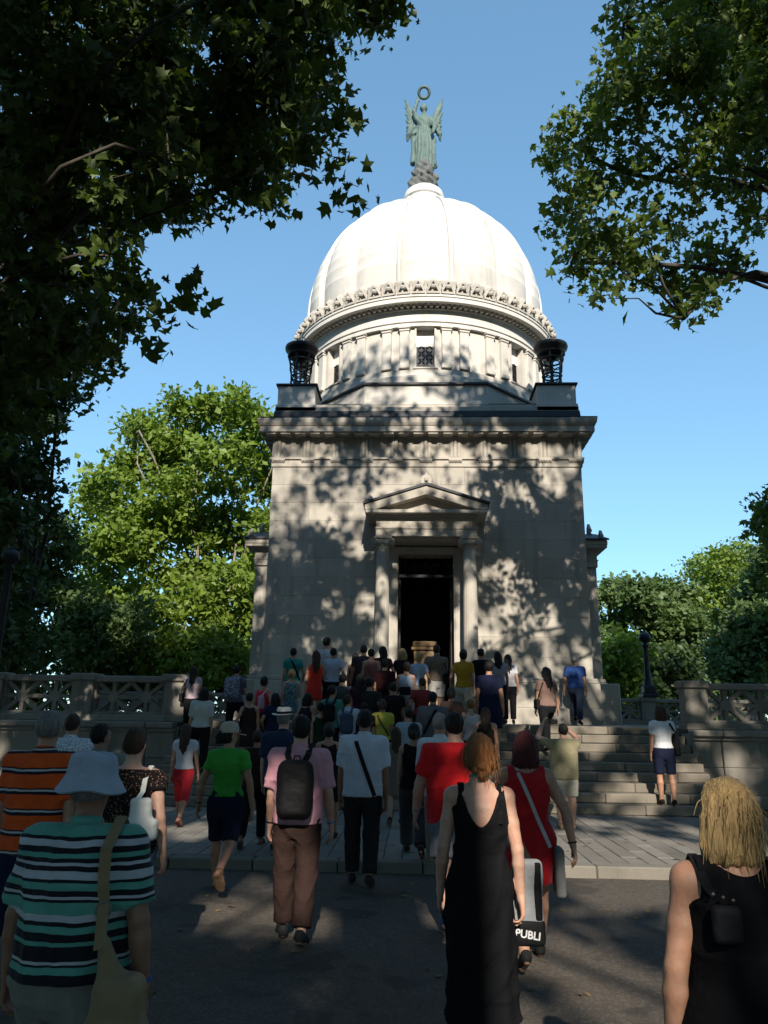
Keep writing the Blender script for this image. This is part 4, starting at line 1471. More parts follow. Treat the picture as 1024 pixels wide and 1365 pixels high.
def surface_net(g, lo, res):
    s = g < 0
    cnt = np.zeros(tuple(d - 1 for d in g.shape), np.int8)
    for dx in (0, 1):
        for dy in (0, 1):
            for dz in (0, 1):
                cnt += s[dx:g.shape[0] - 1 + dx, dy:g.shape[1] - 1 + dy, dz:g.shape[2] - 1 + dz]
    act = (cnt > 0) & (cnt < 8)
    I, J, K = np.nonzero(act)
    nv = len(I)
    idx = np.full(act.shape, -1, np.int64)
    idx[I, J, K] = np.arange(nv)
    acc = np.zeros((nv, 3)); num = np.zeros(nv)
    C = [(a, b, c) for a in (0, 1) for b in (0, 1) for c in (0, 1)]
    val = {c: g[I + c[0], J + c[1], K + c[2]] for c in C}
    for c in C:
        for axn in range(3):
            if c[axn] == 0:
                d = list(c); d[axn] = 1; d = tuple(d)
                v0, v1 = val[c], val[d]
                m = (v0 < 0) != (v1 < 0)
                t = np.where(m, v0 / np.where(m, v0 - v1, 1), 0)
                for e in range(3):
                    acc[:, e] += np.where(m, c[e] + (t if e == axn else 0), 0)
                num += m
    P = lo + res * (np.stack([I, J, K], 1) + acc / num[:, None])
    quads = []
    for axn in range(3):
        a = [slice(None)] * 3; b = [slice(None)] * 3
        a[axn] = slice(0, -1); b[axn] = slice(1, None)
        sa, sb = s[tuple(a)], s[tuple(b)]
        e1, e2 = (axn + 1) % 3, (axn + 2) % 3
        E = np.argwhere(sa != sb)
        ok = (E[:, e1] > 0) & (E[:, e2] > 0) & (E[:, e1] < g.shape[e1] - 1) & (E[:, e2] < g.shape[e2] - 1)
        E = E[ok]
        ins = sa[E[:, 0], E[:, 1], E[:, 2]]
        cells = []
        for (d1, d2) in ((-1, -1), (0, -1), (0, 0), (-1, 0)):
            q = E.copy(); q[:, e1] += d1; q[:, e2] += d2
            cells.append(idx[q[:, 0], q[:, 1], q[:, 2]])
        Q = np.stack(cells, 1)
        Q[~ins] = Q[~ins][:, ::-1]
        quads.append(Q)
    return P, np.concatenate(quads)


# ------------------------------------------------------------------ cloth, skin and hair
def fabric(name, col, var=.2, pattern=None, rough=.9, wr=.6):
    m, nt, b = new_mat(name)
    tc = nd(nt, 'ShaderNodeTexCoord')
    ob = tc.outputs['Object']
    n1 = noise(nt, ob, 7, 4, .6)
    c = mixc(nt, ramp(nt, n1, [(.3, g3(0)), (.75, g3(1))]), col, tuple(v * (1 - var) for v in col))
    if pattern:
        c = pattern(nt, ob, c)
    nt.links.new(c, b.inputs['Base Color'])
    b.inputs['Roughness'].default_value = rough
    b.inputs['Specular IOR Level'].default_value = .15 if max(col) > .05 else .06
    b.inputs['Sheen Weight'].default_value = .08 if max(col) > .05 else 0.0
    n2 = noise(nt, ob, 260, 2, .6)
    n3 = noise(nt, ob, 11, 3, .55)
    add = nd(nt, 'ShaderNodeMath', operation='MULTIPLY_ADD')
    add.inputs[1].default_value = .08
    nt.links.new(n2, add.inputs[0])
    nt.links.new(n3, add.inputs[2])
    bump(nt, add.outputs[0], wr, .03, b)
    return m


def zbands(stops, z0, z1):
    """horizontal woven stripes: stops = (height fraction, colour)"""
    def f(nt, ob, c):
        sp = nd(nt, 'ShaderNodeSeparateXYZ')
        nt.links.new(ob, sp.inputs[0])
        wob = nd(nt, 'ShaderNodeMath', operation='MULTIPLY_ADD')
        wob.inputs[1].default_value = .03
        nt.links.new(noise(nt, ob, 5, 2, .5), wob.inputs[0])
        nt.links.new(sp.outputs[2], wob.inputs[2])
        mr = nd(nt, 'ShaderNodeMapRange')
        mr.inputs[1].default_value = z0 + .015
        mr.inputs[2].default_value = z1 + .015
        nt.links.new(wob.outputs[0], mr.inputs[0])
        r = ramp(nt, mr.outputs[0], stops, 'CONSTANT')
        return mixc(nt, 1.0, r, ramp(nt, noise(nt, ob, 9, 3, .6), [(.3, g3(.8)), (.7, g3(1.0))]), 'MULTIPLY')
    return f


def dots(col2, scale, thr):
    def f(nt, ob, c):
        v = nd(nt, 'ShaderNodeTexVoronoi')
        v.inputs['Scale'].default_value = scale
        nt.links.new(ob, v.inputs['Vector'])
        return mixc(nt, ramp(nt, v.outputs['Distance'], [(thr, g3(1)), (thr + .06, g3(0))]), c, col2)
    return f


def checks(col2, scale):
    def f(nt, ob, c):
        k = nd(nt, 'ShaderNodeTexNoise')
        k.inputs['Scale'].default_value = scale
        nt.links.new(ob, k.inputs['Vector'])
        return mixc(nt, ramp(nt, k.outputs['Fac'], [(.47, g3(0)), (.53, g3(1))]), c, col2)
    return f


FAB = {}


def cloth(col, **kw):
    key = (tuple(col), tuple(sorted((k, id(v)) for k, v in kw.items())))
    if key not in FAB:
        FAB[key] = fabric('cloth', col, **kw)
    return FAB[key]


def skin_mat(name, col):
    m, nt, b = new_mat(name)
    tc = nd(nt, 'ShaderNodeTexCoord')
    n1 = noise(nt, tc.outputs['Object'], 9, 4, .6)
    n2 = noise(nt, tc.outputs['Object'], 90, 3, .6)
    c = mixc(nt, ramp(nt, n1, [(.3, g3(0)), (.7, g3(1))]), col, (col[0] * .84, col[1] * .66, col[2] * .60))
    n5 = noise(nt, tc.outputs['Object'], 38, 5, .7)
    c = mixc(nt, ramp(nt, n5, [(.45, g3(0)), (.75, g3(.55))]), c, (col[0] * .72, col[1] * .5, col[2] * .44))
    nt.links.new(c, b.inputs['Base Color'])
    b.inputs['Roughness'].default_value = .55
    b.inputs['Subsurface Weight'].default_value = .12
    b.inputs['Subsurface Radius'].default_value = (.02, .008, .004)
    bump(nt, n2, .25, .006, b)
    return m


def hair_mat(name, col):
    m, nt, b = new_mat(name)
    tc = nd(nt, 'ShaderNodeTexCoord')
    mp = nd(nt, 'ShaderNodeMapping')
    mp.inputs['Scale'].default_value = (1, 1, .09)
    nt.links.new(tc.outputs['Object'], mp.inputs['Vector'])
    n1 = noise(nt, mp.outputs[0], 130, 4, .65)
    n0 = noise(nt, mp.outputs[0], 28, 3, .6)
    c = mixc(nt, ramp(nt, n1, [(.3, g3(0)), (.7, g3(1))]), tuple(v * .55 for v in col), tuple(min(1, v * 1.25) for v in col))
    c = mixc(nt, ramp(nt, n0, [(.4, g3(0)), (.75, g3(.5))]), c, tuple(v * .4 for v in col))
    nt.links.new(c, b.inputs['Base Color'])
    b.inputs['Roughness'].default_value = .55
    b.inputs['Specular IOR Level'].default_value = .22
    bump(nt, n1, .9, .016, b)
    return m


SKIN = {'fair': skin_mat('fair skin', (.52, .33, .245)), 'mid': skin_mat('tanned skin', (.40, .235, .155)), 'dark': skin_mat('brown skin', (.27, .15, .095))}
HAIR = {'black': hair_mat('black hair', (.012, .010, .009)), 'brown': hair_mat('brown hair', (.05, .028, .017)), 'copper': hair_mat('copper hair', (.26, .105, .035)),
        'blonde': hair_mat('blonde hair', (.40, .265, .115)), 'grey': hair_mat('grey hair', (.20, .19, .18)), 'burgundy': hair_mat('burgundy hair', (.075, .014, .016))}
EYE = plain_mat('dark eye', (.015, .012, .01), .2, 0, .1, 4, bmp=0)
LIP = plain_mat('lip', (.33, .12, .10), .5, 0, .1, 9, bmp=0)

ZF = np.array([.44, .47, .52, .57, .62, .67, .72, .77, .80, .825, .845, .86])
PROF = {'m': (np.array([.120, .152, .168, .162, .154, .157, .168, .178, .174, .135, .082, .055]), np.array([.08, .105, .120, .113, .108, .110, .116, .115, .104, .084, .065, .055])),
        'f': (np.array([.125, .165, .178, .158, .133, .136, .147, .154, .148, .112, .068, .045]), np.array([.08, .112, .124, .106, .091, .100, .116, .112, .095, .075, .058, .047]))}


def terrain_z(x, y):
    if y < KERB_Y:
        return 0.0
    if y < STAIR_Y:
        return PAVE_Z
    if y < TOP_Y:
        return PAVE_Z + RISE * (int((y - STAIR_Y) / TREAD) + 1)
    if abs(x) < 1.55 and y > 20.4:
        return 1.98
    if abs(x) < 1.75 and y > 20.25:
        return 1.82
    if abs(x) < 2.0 and y > 20.05:
        return 1.66
    return TOP_Z


def solve_depth(px, top, Hh):
    """distance at which a person of that height has the head at that picture row"""
    best = None
    for i in range(0, 900):
        y = 9.6 + i * .0125
        p = at(px, top, y)
        e = abs(p.z - terrain_z(p.x, y) - Hh)
        if best is None or e < best[0] - 1e-4:
            best = (e, y)
    return best[1]


class Person:
    pass


def v3(*a):
    return np.array(a, float)


def person(label, px, top, y=None, Hh=1.68, sex='f', build=1.0, skin='mid', hair='brown', style='short', face=0.0, head_yaw=0.0, head_pitch=0.0,
           arms=((8, 4, 12), (8, -4, 12)), legs=((12, 4), (-14, 12)), top_g=None, bottom=None, shoes=(.03, .03, .032), res=.016, group=None,
           hat=None, fold=0.0, foot='shoe', body_x=None, extra_h=0.0, custom_arms=None):
    """one figure: body as a single surface, hair, clothes and shoes as parts.
    px, top: picture column of the body and row of the crown; arms (out, forward, elbow) and legs (forward, knee) in degrees, left then right"""
    if y is None:
        y = solve_depth(px, top, Hh)
    pt = at(px, top, y)
    zb = terrain_z(pt.x, y)
    Hh = min(1.95, max(1.45, pt.z - zb - extra_h))
    mid = at(px, 0.6 * top + 0.4 * (top + 1000 * Hh / max(y, 1)), y)
    x = mid.x if body_x is None else body_x
    root = tag(empty('person', (x, y, zb), rad(face)), label, 'person', group)
    P = Person()
    P.root, P.H, P.sex = root, Hh, sex
    sc = Hh / 1.7
    W, D = PROF[sex]
    W, D = W * sc * build, D * sc * (build ** 1.15)
    zs = ZF * Hh
    far = res > .012
    # ---- legs (find how far the hips sink)
    hipx = .092 * sc * (build ** .5)
    thigh, shank = .235 * Hh, .24 * Hh
    L = []
    for i, (t, kn) in enumerate(legs):
        s = -1 if i == 0 else 1
        t, a2 = rad(t), rad(t - kn)
        hip = v3(s * hipx, 0, .52 * Hh)
        knee = hip + thigh * v3(.02 * s, math.sin(t), -math.cos(t))
        ank = knee + shank * v3(-.02 * s, math.sin(a2), -math.cos(a2))
        fp = min(rad(5), a2 * .75) if a2 < 0 else 0.0
        fd = v3(.12 * s, math.cos(fp), math.sin(fp)); fd /= np.linalg.norm(fd)
        fup = v3(0, -math.sin(fp), math.cos(fp))
        heel = ank - fd * .035 * sc - fup * .055 * sc
        toe = ank + fd * .155 * sc - fup * .065 * sc
        L.append([hip, knee, ank, heel, toe, fd, fup])
    low = min(min(l[3][2] - .028 * sc, l[4][2] - .02 * sc) for l in L)
    dz = v3(0, 0, low)
    L = [[q - dz if j < 5 else q for j, q in enumerate(l)] for l in L]
    zs = zs - low
    P.zs, P.W, P.D, P.low, P.sc = zs, W, D, low, sc
    rng2 = random.Random(int(px * 7 + top))
    sway = rng2.uniform(-.012, .012)
    cx = np.interp(ZF, [.44, .6, .86], [sway, 0, -sway])
    cy = np.interp(ZF, [.44, .6, .75, .86], [0, .006, -.006, .0])
    P.cx, P.cy = cx, cy
    # ---- arms
    shx = (.178 if sex == 'm' else .155) * sc * (build ** .6)
    ua, fa = .168 * Hh, .15 * Hh
    mr = 1.12 if sex == 'm' else 1.0
    ra = .044 * sc * mr * build
    A = []
    for i, (ab, sw, el) in enumerate(arms):
        s = -1 if i == 0 else 1
        ab, sw, el = rad(ab), rad(sw), rad(el)
        S = v3(s * shx, 0, .80 * Hh - low)
        u = v3(s * math.sin(ab), math.sin(sw) * math.cos(ab), -math.cos(sw) * math.cos(ab))
        f = v3(s * math.sin(ab * .35), math.sin(sw + el) * math.cos(ab * .35), -math.cos(sw + el) * math.cos(ab * .35))
        E = S + u * ua
        Wr = E + f * fa
        if custom_arms and custom_arms[i]:
            E = S + ua * np.array(custom_arms[i][0]) / np.linalg.norm(custom_arms[i][0])
            f = np.array(custom_arms[i][1], float) / np.linalg.norm(custom_arms[i][1])
            Wr = E + fa * f
        A.append((S, E, Wr, f, s))
    P.arms = A
    # ---- body surface
    B = Field()
    B.prof(zs, W - .004, D - .004, cx, cy, .03)
    hz = Hh - low
    hc = v3(cx[-1], .012 + .0 * sc, hz - .112 * sc)
    P.hc = hc
    B.cone((cx[-1], -.005, zs[-2] - .03), (cx[-1], .012, hz - .15 * sc), .056 * sc * mr, .048 * sc * mr, .03)
    hy, hp = rad(head_yaw), rad(head_pitch)
    fx = v3(math.cos(hy), math.sin(hy), 0)
    fy = v3(-math.sin(hy) * math.cos(hp), math.cos(hy) * math.cos(hp), math.sin(hp))
    fz = np.cross(fx, fy)
    HF = np.array([fx, fy, fz])
    P.HF = HF

    def hl(a, b, c):
        return hc + sc * (fx * a + fy * b + fz * c)
    P.hl = hl
    B.ell(hl(0, -.012, .018), np.array((.073, .092, .094)) * sc, .02, HF)
    B.ell(hl(0, .025, -.045), np.array((.056, .062, .068)) * sc, .03, HF)
    B.cone(hl(0, .088, .012), hl(0, .108, -.022), .009 * sc, .013 * sc, .012)
    for s in (-1, 1):
        B.ell(hl(s * .074, -.008, -.01), np.array((.012, .022, .033)) * sc, .008, HF)
        B.cone(hl(s * .018, .083, .03), hl(s * .045, .07, .028), .010 * sc, .009 * sc, .012)
    for (S, E, Wr, f, s) in A:
        inner = v3(s * (shx - .05 * sc) / shx * shx, 0, S[2] + .012)
        B.cone(v3(s * (shx - .045), 0, S[2] + .015), S, ra * 1.15, ra * 1.18, .04)
        B.cone(S, S + (E - S) * .5, ra * 1.12, ra * .98, .02).cone(S + (E - S) * .5, E, ra * .98, ra * .80, .015)
        m1 = E + (Wr - E) * .3
        B.cone(E, m1, ra * .80, ra * .82, .012).cone(m1, Wr, ra * .82, ra * .54, .012)
        # hand: thumb side looks forward when the arm hangs
        wd = v3(0, 1, 0) - f * f[1]
        if np.linalg.norm(wd) < .3:
            wd = v3(-s, 0, 0) - f * (-s * f[0])
        wd /= np.linalg.norm(wd)
        pn = np.cross(f, wd) * (1 if np.dot(np.cross(f, wd), v3(-s, 0, 0)) > 0 else -1)   # palm side, towards the body
        hs = sc * (1.05 if sex == 'm' else .95)
        kn = Wr + f * .085 * hs
        fr = .0095 * hs if not far else .0125 * hs
        for j, o in enumerate((-.028, -.0095, .0095, .028)):
            kb = kn + wd * o * hs + f * (.006 if j in (1, 2) else -.004) * hs
            B.cone(Wr + wd * o * .55 * hs, kb, .0165 * hs, .0125 * hs, .014)
            fl = (.062, .074, .078, .070)[j] * hs
            curl = (.50, .42, .36, .28)[j]
            d1 = f * math.cos(curl) + pn * math.sin(curl)
            d2 = f * math.cos(curl * 2.4) + pn * math.sin(curl * 2.4)
            k1 = kb + d1 * fl * .52
            B.cone(kb, k1, fr * 1.05, fr, .004).cone(k1, k1 + d2 * fl * .48, fr, fr * .82, .004)
        tb = Wr + f * .028 * hs + wd * .022 * hs
        td = f * .72 + wd * .58 + pn * .38
        td /= np.linalg.norm(td)
        B.cone(Wr + f * .012 * hs, tb, .017 * hs, .015 * hs, .012)
        B.cone(tb, tb + td * .035 * hs, .0135 * hs, .0115 * hs, .006).cone(tb + td * .035 * hs, tb + (td * .8 + f * .35) * .068 * hs, .0112 * hs, .009 * hs, .004)
    rl = .070 * sc * build
    for (hip, knee, ank, heel, toe, fd, fup) in L:
        B.cone(hip, hip + (knee - hip) * .35, rl * 1.22, rl * 1.12, .04).cone(hip + (knee - hip) * .35, knee, rl * 1.12, rl * .76, .02)
        c1 = knee + (ank - knee) * .3 - v3(0, .012, 0)
        B.cone(knee, c1, rl * .76, rl * .80, .015).cone(c1, ank, rl * .80, rl * .47, .015)
        B.cone(ank, heel, .034 * sc, .027 * sc, .012).cone(heel, toe, .027 * sc, .020 * sc, .012)
        B.cone(ank + fd * .02 * sc, toe - fd * .05 * sc, .034 * sc, .028 * sc, .02)
    body = link('body', B.mesh('body', res), SKIN[skin], root)
    # ---- face marks
    ey = MB()
    for s in (-1, 1):
        bl_ = MB().lathe([(0, -.009), (.009, -.004), (.011, 0), (.009, .004), (0, .009)], 8)
        ey = MB().add([tuple(hl(s * .031 + a, .0745 + b * .6, .012 + c * .7)) for a, b, c in bl_.v], bl_.f)
        ey.build('eye', EYE, body, smooth=60)
    lp = MB().tube([tuple(hl(a, .0885 - abs(a) * .25, -.062)) for a in (-.024, -.012, 0, .012, .024)], [.002, .005, .0055, .005, .002], 6)
    lp.build('mouth', LIP, body, smooth=60)
    # ---- hair
    if style != 'none':
        Hf = Field()
        nape = {'short': -.072, 'crop': -.05, 'bald': -.06}.get(style, -.095)
        Hf.ell(hl(0, -.016, .022), np.array((.083, .101, .104)) * sc, .02, HF)
        if style in ('bob', 'long', 'updo', 'pony', 'bun'):
            Hf.ell(hl(0, -.03, -.025), np.array((.085, .085, .085)) * sc, .02, HF)
        if style == 'bob':
            Hf.prof([hc[2] - .17 * sc, hc[2] - .12 * sc, hc[2] - .02 * sc, hc[2] + .04 * sc], np.array((.098, .108, .100, .07)) * sc, np.array((.07, .09, .09, .07)) * sc, [cx[-1]] * 4, [-.015] * 4, .03)
        if style == 'long':
            ln = .40 * sc
            Hf.prof([hc[2] - ln, hc[2] - ln * .7, hc[2] - ln * .35, hc[2] - .02, hc[2] + .04], np.array((.035, .075, .092, .093, .07)) * sc, np.array((.02, .032, .04, .07, .07)) * sc,
                    [cx[-1] + .01] * 5, [-.115 * sc, -.118 * sc, -.095 * sc, -.03, -.02], .03)
        if style == 'pony':
            Hf.chain([hl(0, -.10, .03), hl(0, -.135, -.02), hl(.01, -.13, -.12), hl(.015, -.12, -.22)], np.array((.028, .032, .03, .012)) * sc, .02)
        if style == 'bun':
            Hf.ell(hl(0, -.11, .03), np.array((.045, .04, .045)) * sc, .015, HF)
        if style == 'updo':
            for (a, b, c, r) in ((0, -.105, -.055, .036), (.03, -.095, -.085, .028), (-.025, -.095, -.08, .028), (.008, -.10, -.108, .027), (.045, -.07, -.05, .03), (-.05, -.06, -.05, .03), (.015, -.085, -.13, .018)):
                Hf.ell(hl(a, b, c), np.array((r, r * .85, r * .8)) * sc, .008, HF)
            for s in (-1, 1):
                Hf.chain([hl(s * .072, .02, .05), hl(s * .085, .012, -.02), hl(s * .078, -.005, -.09)], np.array((.014, .013, .005)) * sc, .012)

        def face_cut(X, Y, Z):
            a, b, c = X - hc[0], Y - hc[1], Z - hc[2]
            yl = (a * fy[0] + b * fy[1] + c * fy[2]) / sc
            zl = (a * fz[0] + b * fz[1] + c * fz[2]) / sc
            lim = {'bob': .052, 'long': .045}.get(style, .012)
            return np.minimum(yl - lim, .062 - zl) * sc
        Hf.cut(face_cut)
        if style in ('short', 'crop', 'bald', 'pony', 'bun', 'updo'):
            def nape_cut(X, Y, Z):
                a, b, c = X - hc[0], Y - hc[1], Z - hc[2]
                yl = (a * fy[0] + b * fy[1] + c * fy[2]) / sc
                zl = (a * fz[0] + b * fz[1] + c * fz[2]) / sc
                return (nape - .5 * np.maximum(yl + .03, -.02) * -1 * .6 - zl) * sc
            if style != 'updo':
                Hf.cut(nape_cut)
        if style == 'bald':
            Hf.cut(lambda X, Y, Z: (Z - hc[2] - .055 * sc) + 0 * X + 0 * Y)
        amp = .0055 * sc
        ph = rng2.uniform(0, 6)
        hcx, hcy, hcz = hc

        def strands(X, Y, Z):
            th = np.arctan2(Y - hcy, X - hcx)
            lean_ = 1.5 * np.sin(9 * (Z - hcz) + ph)
            return amp * (np.sin(th * 15 + lean_ + ph) * .8 + .5 * np.sin(th * 34 + 2 * lean_ + 30 * (Z - hcz)) + .5 * np.sin(X * 70 + 31 * Z + ph) * np.cos(Y * 60 + ph))
        Hf.disp = strands
        link('hair', Hf.mesh('hair', .0085 if res < .0125 else (.012 if res < .015 else .016)), HAIR[hair], root)
    # ---- upper garment
    W0 = np.interp(.77, ZF, W)
    if top_g:
        g = dict(hem=.50, sleeve=.55, ease=.016, boxy=.0, neck=.848, kind='tee', flare=None, mat=None, name='shirt', a=0, strap=None)
        g.update(top_g)
        if g['kind'] == 'tank':
            g['sleeve'] = 0
        e = g['ease']
        zf = [g['hem']] + [z for z in ZF if z > g['hem'] + .01]
        zz = np.array(zf)
        w = np.interp(zz, ZF, W) + e
        d = np.interp(zz, ZF, D) + e
        lo_ease = np.interp(zz, [.46, .58], [.016, 0])
        w, d = w + lo_ease, d + lo_ease
        if g['boxy']:
            wc, dc = g['boxy'] * W0, g['boxy'] * np.interp(.72, ZF, D)
            w = np.where(zz < .77, np.maximum(w, wc + e), w)
            d = np.where(zz < .77, np.maximum(d, dc + e), d)
        if g['flare']:                                   # skirt part: (height fraction, half width, half depth)
            fz_, fw, fd_ = zip(*g['flare'])
            lo_ = [q for q in zip(fz_, fw, fd_) if q[0] < .60]
            keepz = zz > max(q[0] for q in lo_) + .005
            zz = np.concatenate([[q[0] for q in lo_], zz[keepz]])
            fb = sc * build ** .9
            w = np.concatenate([[q[1] * fb for q in lo_], w[keepz]])
            d = np.concatenate([[q[2] * fb for q in lo_], d[keepz]])
        P.gz, P.gw, P.gd = zz * Hh - low, w, d
        T = Field()
        T.prof(P.gz, w, d, np.interp(zz, ZF, cx), np.interp(zz, ZF, cy), .03)
        if g['sleeve'] > 0:
            for (S, E, Wr, f, s) in A:
                sl = min(1.0, g['sleeve'])
                T.cone(v3(s * (shx - .05), 0, S[2] + .012), S, ra * 1.15 + e * .9, ra * 1.2 + e * .9, .05)
                T.cone(S, S + (E - S) * sl, ra * 1.15 + e, ra * 1.02 + e * 1.1, .03, flat=g['sleeve'] <= 1)
                if g['sleeve'] > 1:
                    T.cone(E, E + (Wr - E) * min(1, g['sleeve'] - 1), ra * .95 + e, ra * .7 + e, .02, flat=True)
        hemz = zz[0] * Hh - low
        T.cut(lambda X, Y, Z: (hemz + .004 - Z) + 0 * X + 0 * Y)
        nz = g['neck'] * Hh - low
        if g['kind'] in ('tee', 'shirt'):
            T.cut(lambda X, Y, Z: Z - (nz + 2.2 * X * X * 0 - .10 * (Y - .02)))
        else:                                            # sleeveless: round neck and armholes
            na = g['a'] or 6.0
            sx = (g['strap'] or .118) * sc
            T.cut(lambda X, Y, Z: (Z - (nz + na * X * X + np.where(Y > 0, (.835 * Hh - low - nz) * .5, 0))) * .7)
            arm_z = .735 * Hh - low
            T.cut(lambda X, Y, Z: np.minimum(np.abs(X) - (sx + 2.6 * np.maximum(0, (arm_z + .075 * sc) - Z) ** 1.5 * 4), Z - arm_z + .02) + 0 * Y)
        if fold > 0:
            ph = rng2.uniform(0, 6)
            lowz = (.60 * Hh - low)

            def fd_fn(X, Y, Z):
                th = np.arctan2(Y, X)
                k1 = np.clip((lowz + .25 - Z) / .5, 0.1, 1.6)
                c1 = 1 - np.abs(np.sin(9 * Z + 7 * X + 2.4 * np.sin(8 * X + ph) + 1.2 * np.sin(5 * Y + 4 * Z)))
                c2 = 1 - np.abs(np.sin(8 * Z - 9 * X + 2.1 * np.sin(6 * Z + 5 * X - ph)))
                return fold * (np.sin(th * 7 + ph + 3 * np.sin(Z * 4)) * k1 * .8 - 1.5 * c1 ** 4 - 1.3 * c2 ** 4 + .35 * np.sin(38 * Z - 17 * X + ph) * np.cos(13 * X))
            T.disp = fd_fn
        P.top = link(g['name'], T.mesh(g['name'], res), g['mat'], root)
        if g['kind'] == 'tank' and res < .018:
            for s in (-1, 1):
                x_ = s * .108 * sc * build ** .5
                z0_, r_ = .80 * Hh - low + .014, ra * 1.18 + .004
                path = [((x_, back_y(P, x_, zq * Hh - low, .004), zq * Hh - low), (0, -1, 0)) for zq in (.72, .75)]
                path += [((x_, -r_ * math.cos(t_), z0_ + r_ * math.sin(t_)), (0, -math.cos(t_), math.sin(t_))) for t_ in np.linspace(-.2, 3.3, 11)]
                ribbon(path, .034 if g['strap'] and g['strap'] < .14 else .06, .005).build('shoulder_strap', g['mat'], P.top)
        if g['kind'] == 'shirt':
            C = Field()
            C.cone((cx[-1], -.004, zs[-2] - .012), (cx[-1], .004, zs[-1] + .018), .072 * sc * mr, .064 * sc * mr, .01)
            C.cut(lambda X, Y, Z: zs[-2] - .012 - Z + .12 * (Y) + 0 * X).cut(lambda X, Y, Z: Z - zs[-1] - .008 + .25 * Y + 0 * X)
            link('collar', C.mesh('collar', min(res, .014)), g['mat'], root)
    # ---- lower garment
    if bottom:
        g = dict(hem=.06, ease=.014, waist=.60, mat=None, kind='trousers', name='trousers', flare=None)
        g.update(bottom)
        e = g['ease']
        ep = e * .8
        if top_g:
            g['waist'] = min(g['waist'], max(.52, top_g.get('hem', .5) + .035))
            ep = max(.008, min(ep, top_g.get('ease', .016) - .006))
        T = Field()
        if g['kind'] == 'skirt':
            zz = np.array([q[0] for q in g['flare']])
            T.prof(zz * Hh - low, np.array([q[1] for q in g['flare']]) * sc, np.array([q[2] for q in g['flare']]) * sc)
        else:
            zz = np.array([z for z in ZF if z <= g['waist']] + [g['waist']])
            T.prof(zz * Hh - low, np.interp(zz, ZF, W) + ep, np.interp(zz, ZF, D) + ep, np.interp(zz, ZF, cx), np.interp(zz, ZF, cy), .03)
            for (hip, knee, ank, heel, toe, fd, fup) in L:
                T.cone(hip, hip + (knee - hip) * .35, rl * 1.22 + .007, rl * 1.14 + e, .04)
                T.cone(hip + (knee - hip) * .35, knee, rl * 1.14 + e, rl * .80 + e * 1.2, .015)
                if g['hem'] < .27:
                    T.cone(knee, ank, rl * .82 + e * 1.2, rl * .62 + e * 1.5, .015)
                lf = (g['hem'] - .285) / (.52 - .285)
                if g['hem'] >= .27:
                    cpt = knee + (hip - knee) * max(0, lf)
                    u = (knee - hip) / np.linalg.norm(knee - hip)
                else:
                    cpt = ank + (knee - ank) * max(.02, (g['hem'] - .045) / .24)
                    u = (ank - knee) / np.linalg.norm(ank - knee)
                sgn = np.sign(hip[0])

                def lcut(X, Y, Z, cpt=cpt, u=u, sgn=sgn):
                    t = (X - cpt[0]) * u[0] + (Y - cpt[1]) * u[1] + (Z - cpt[2]) * u[2]
                    return np.minimum(t, .5 * (sgn * X) + .0)
                T.cut(lcut)
        if fold > 0:
            ph = rng2.uniform(0, 6)
            T.disp = lambda X, Y, Z: fold * (.4 * np.sin(26 * Z + 12 * X + 7 * np.sin(Y * 9 + ph)) - 1.4 * (1 - np.abs(np.sin(10 * Z + 14 * X + 2 * np.sin(9 * X + ph + 6 * Y)))) ** 4 - 1.2 * (1 - np.abs(np.sin(7 * Z - 16 * X + ph))) ** 4)
        link(g['name'], T.mesh(g['name'], res), g['mat'], root)
    # ---- shoes
    if foot == 'shoe':
        sm = cloth(tuple(shoes), rough=.6)
        for (hip, knee, ank, heel, toe, fd, fup) in L:
            F_ = Field()
            F_.cone(heel + fup * .012, toe + fd * .012 + fup * .012, .038 * sc, .034 * sc, .02).cone(heel + fup * .035 * sc, toe - fd * .06 * sc + fup * .03 * sc, .038 * sc, .034 * sc, .02)
            F_.cut(lambda X, Y, Z, h=heel, fup=fup: -((X - h[0]) * fup[0] + (Y - h[1]) * fup[1] + (Z - h[2]) * fup[2]) - .024 * sc)
            F_.cut(lambda X, Y, Z, h=ank, fup=fup: ((X - h[0]) * fup[0] + (Y - h[1]) * fup[1] + (Z - h[2]) * fup[2]) - .012 * sc)
            link('shoe', F_.mesh('shoe', min(res, .013) if res < .015 else .021), sm, root)
    else:
        sm = cloth(tuple(shoes), rough=.7)
        for (hip, knee, ank, heel, toe, fd, fup) in L:
            side = np.cross(fd, fup)
            mb = MB()
            a, b_ = heel - fd * .03 * sc, toe + fd * .025 * sc
            ring = []
            for (t, w_) in ((0, .028), (.12, .036), (.35, .032), (.7, .044), (.9, .038), (1.0, .018)):
                c = a + (b_ - a) * t - fup * .027 * sc
                ring.append((c + side * w_ * sc, c - side * w_ * sc))
            poly = [r_[0] for r_ in ring] + [r_[1] for r_ in ring[::-1]]
            n_ = len(poly)
            vs = [tuple(p_ + fup * .012) for p_ in poly] + [tuple(p_ - fup * .010) for p_ in poly]
            mb.add(vs, [tuple(range(n_)), tuple(range(2 * n_ - 1, n_ - 1, -1))] + [(i, (i + 1) % n_, n_ + (i + 1) % n_, n_ + i)[::-1] for i in range(n_)])
            for (t, hgt) in ((.72, .03), (.55, .05)):
                c = a + (b_ - a) * t
                mb.tube([tuple(c + side * .044 * sc - fup * .02), tuple(c + side * .03 * sc + fup * hgt * sc), tuple(c + fup * (hgt + .012) * sc), tuple(c - side * .03 * sc + fup * hgt * sc), tuple(c - side * .044 * sc - fup * .02)], .006, 5)
            mb.tube([tuple(ank + (side * math.cos(q) + fd * math.sin(q)) * .043 * sc) for q in np.linspace(0, 6.2, 14)], .006, 5)
            mb.build('sandal', sm, root)
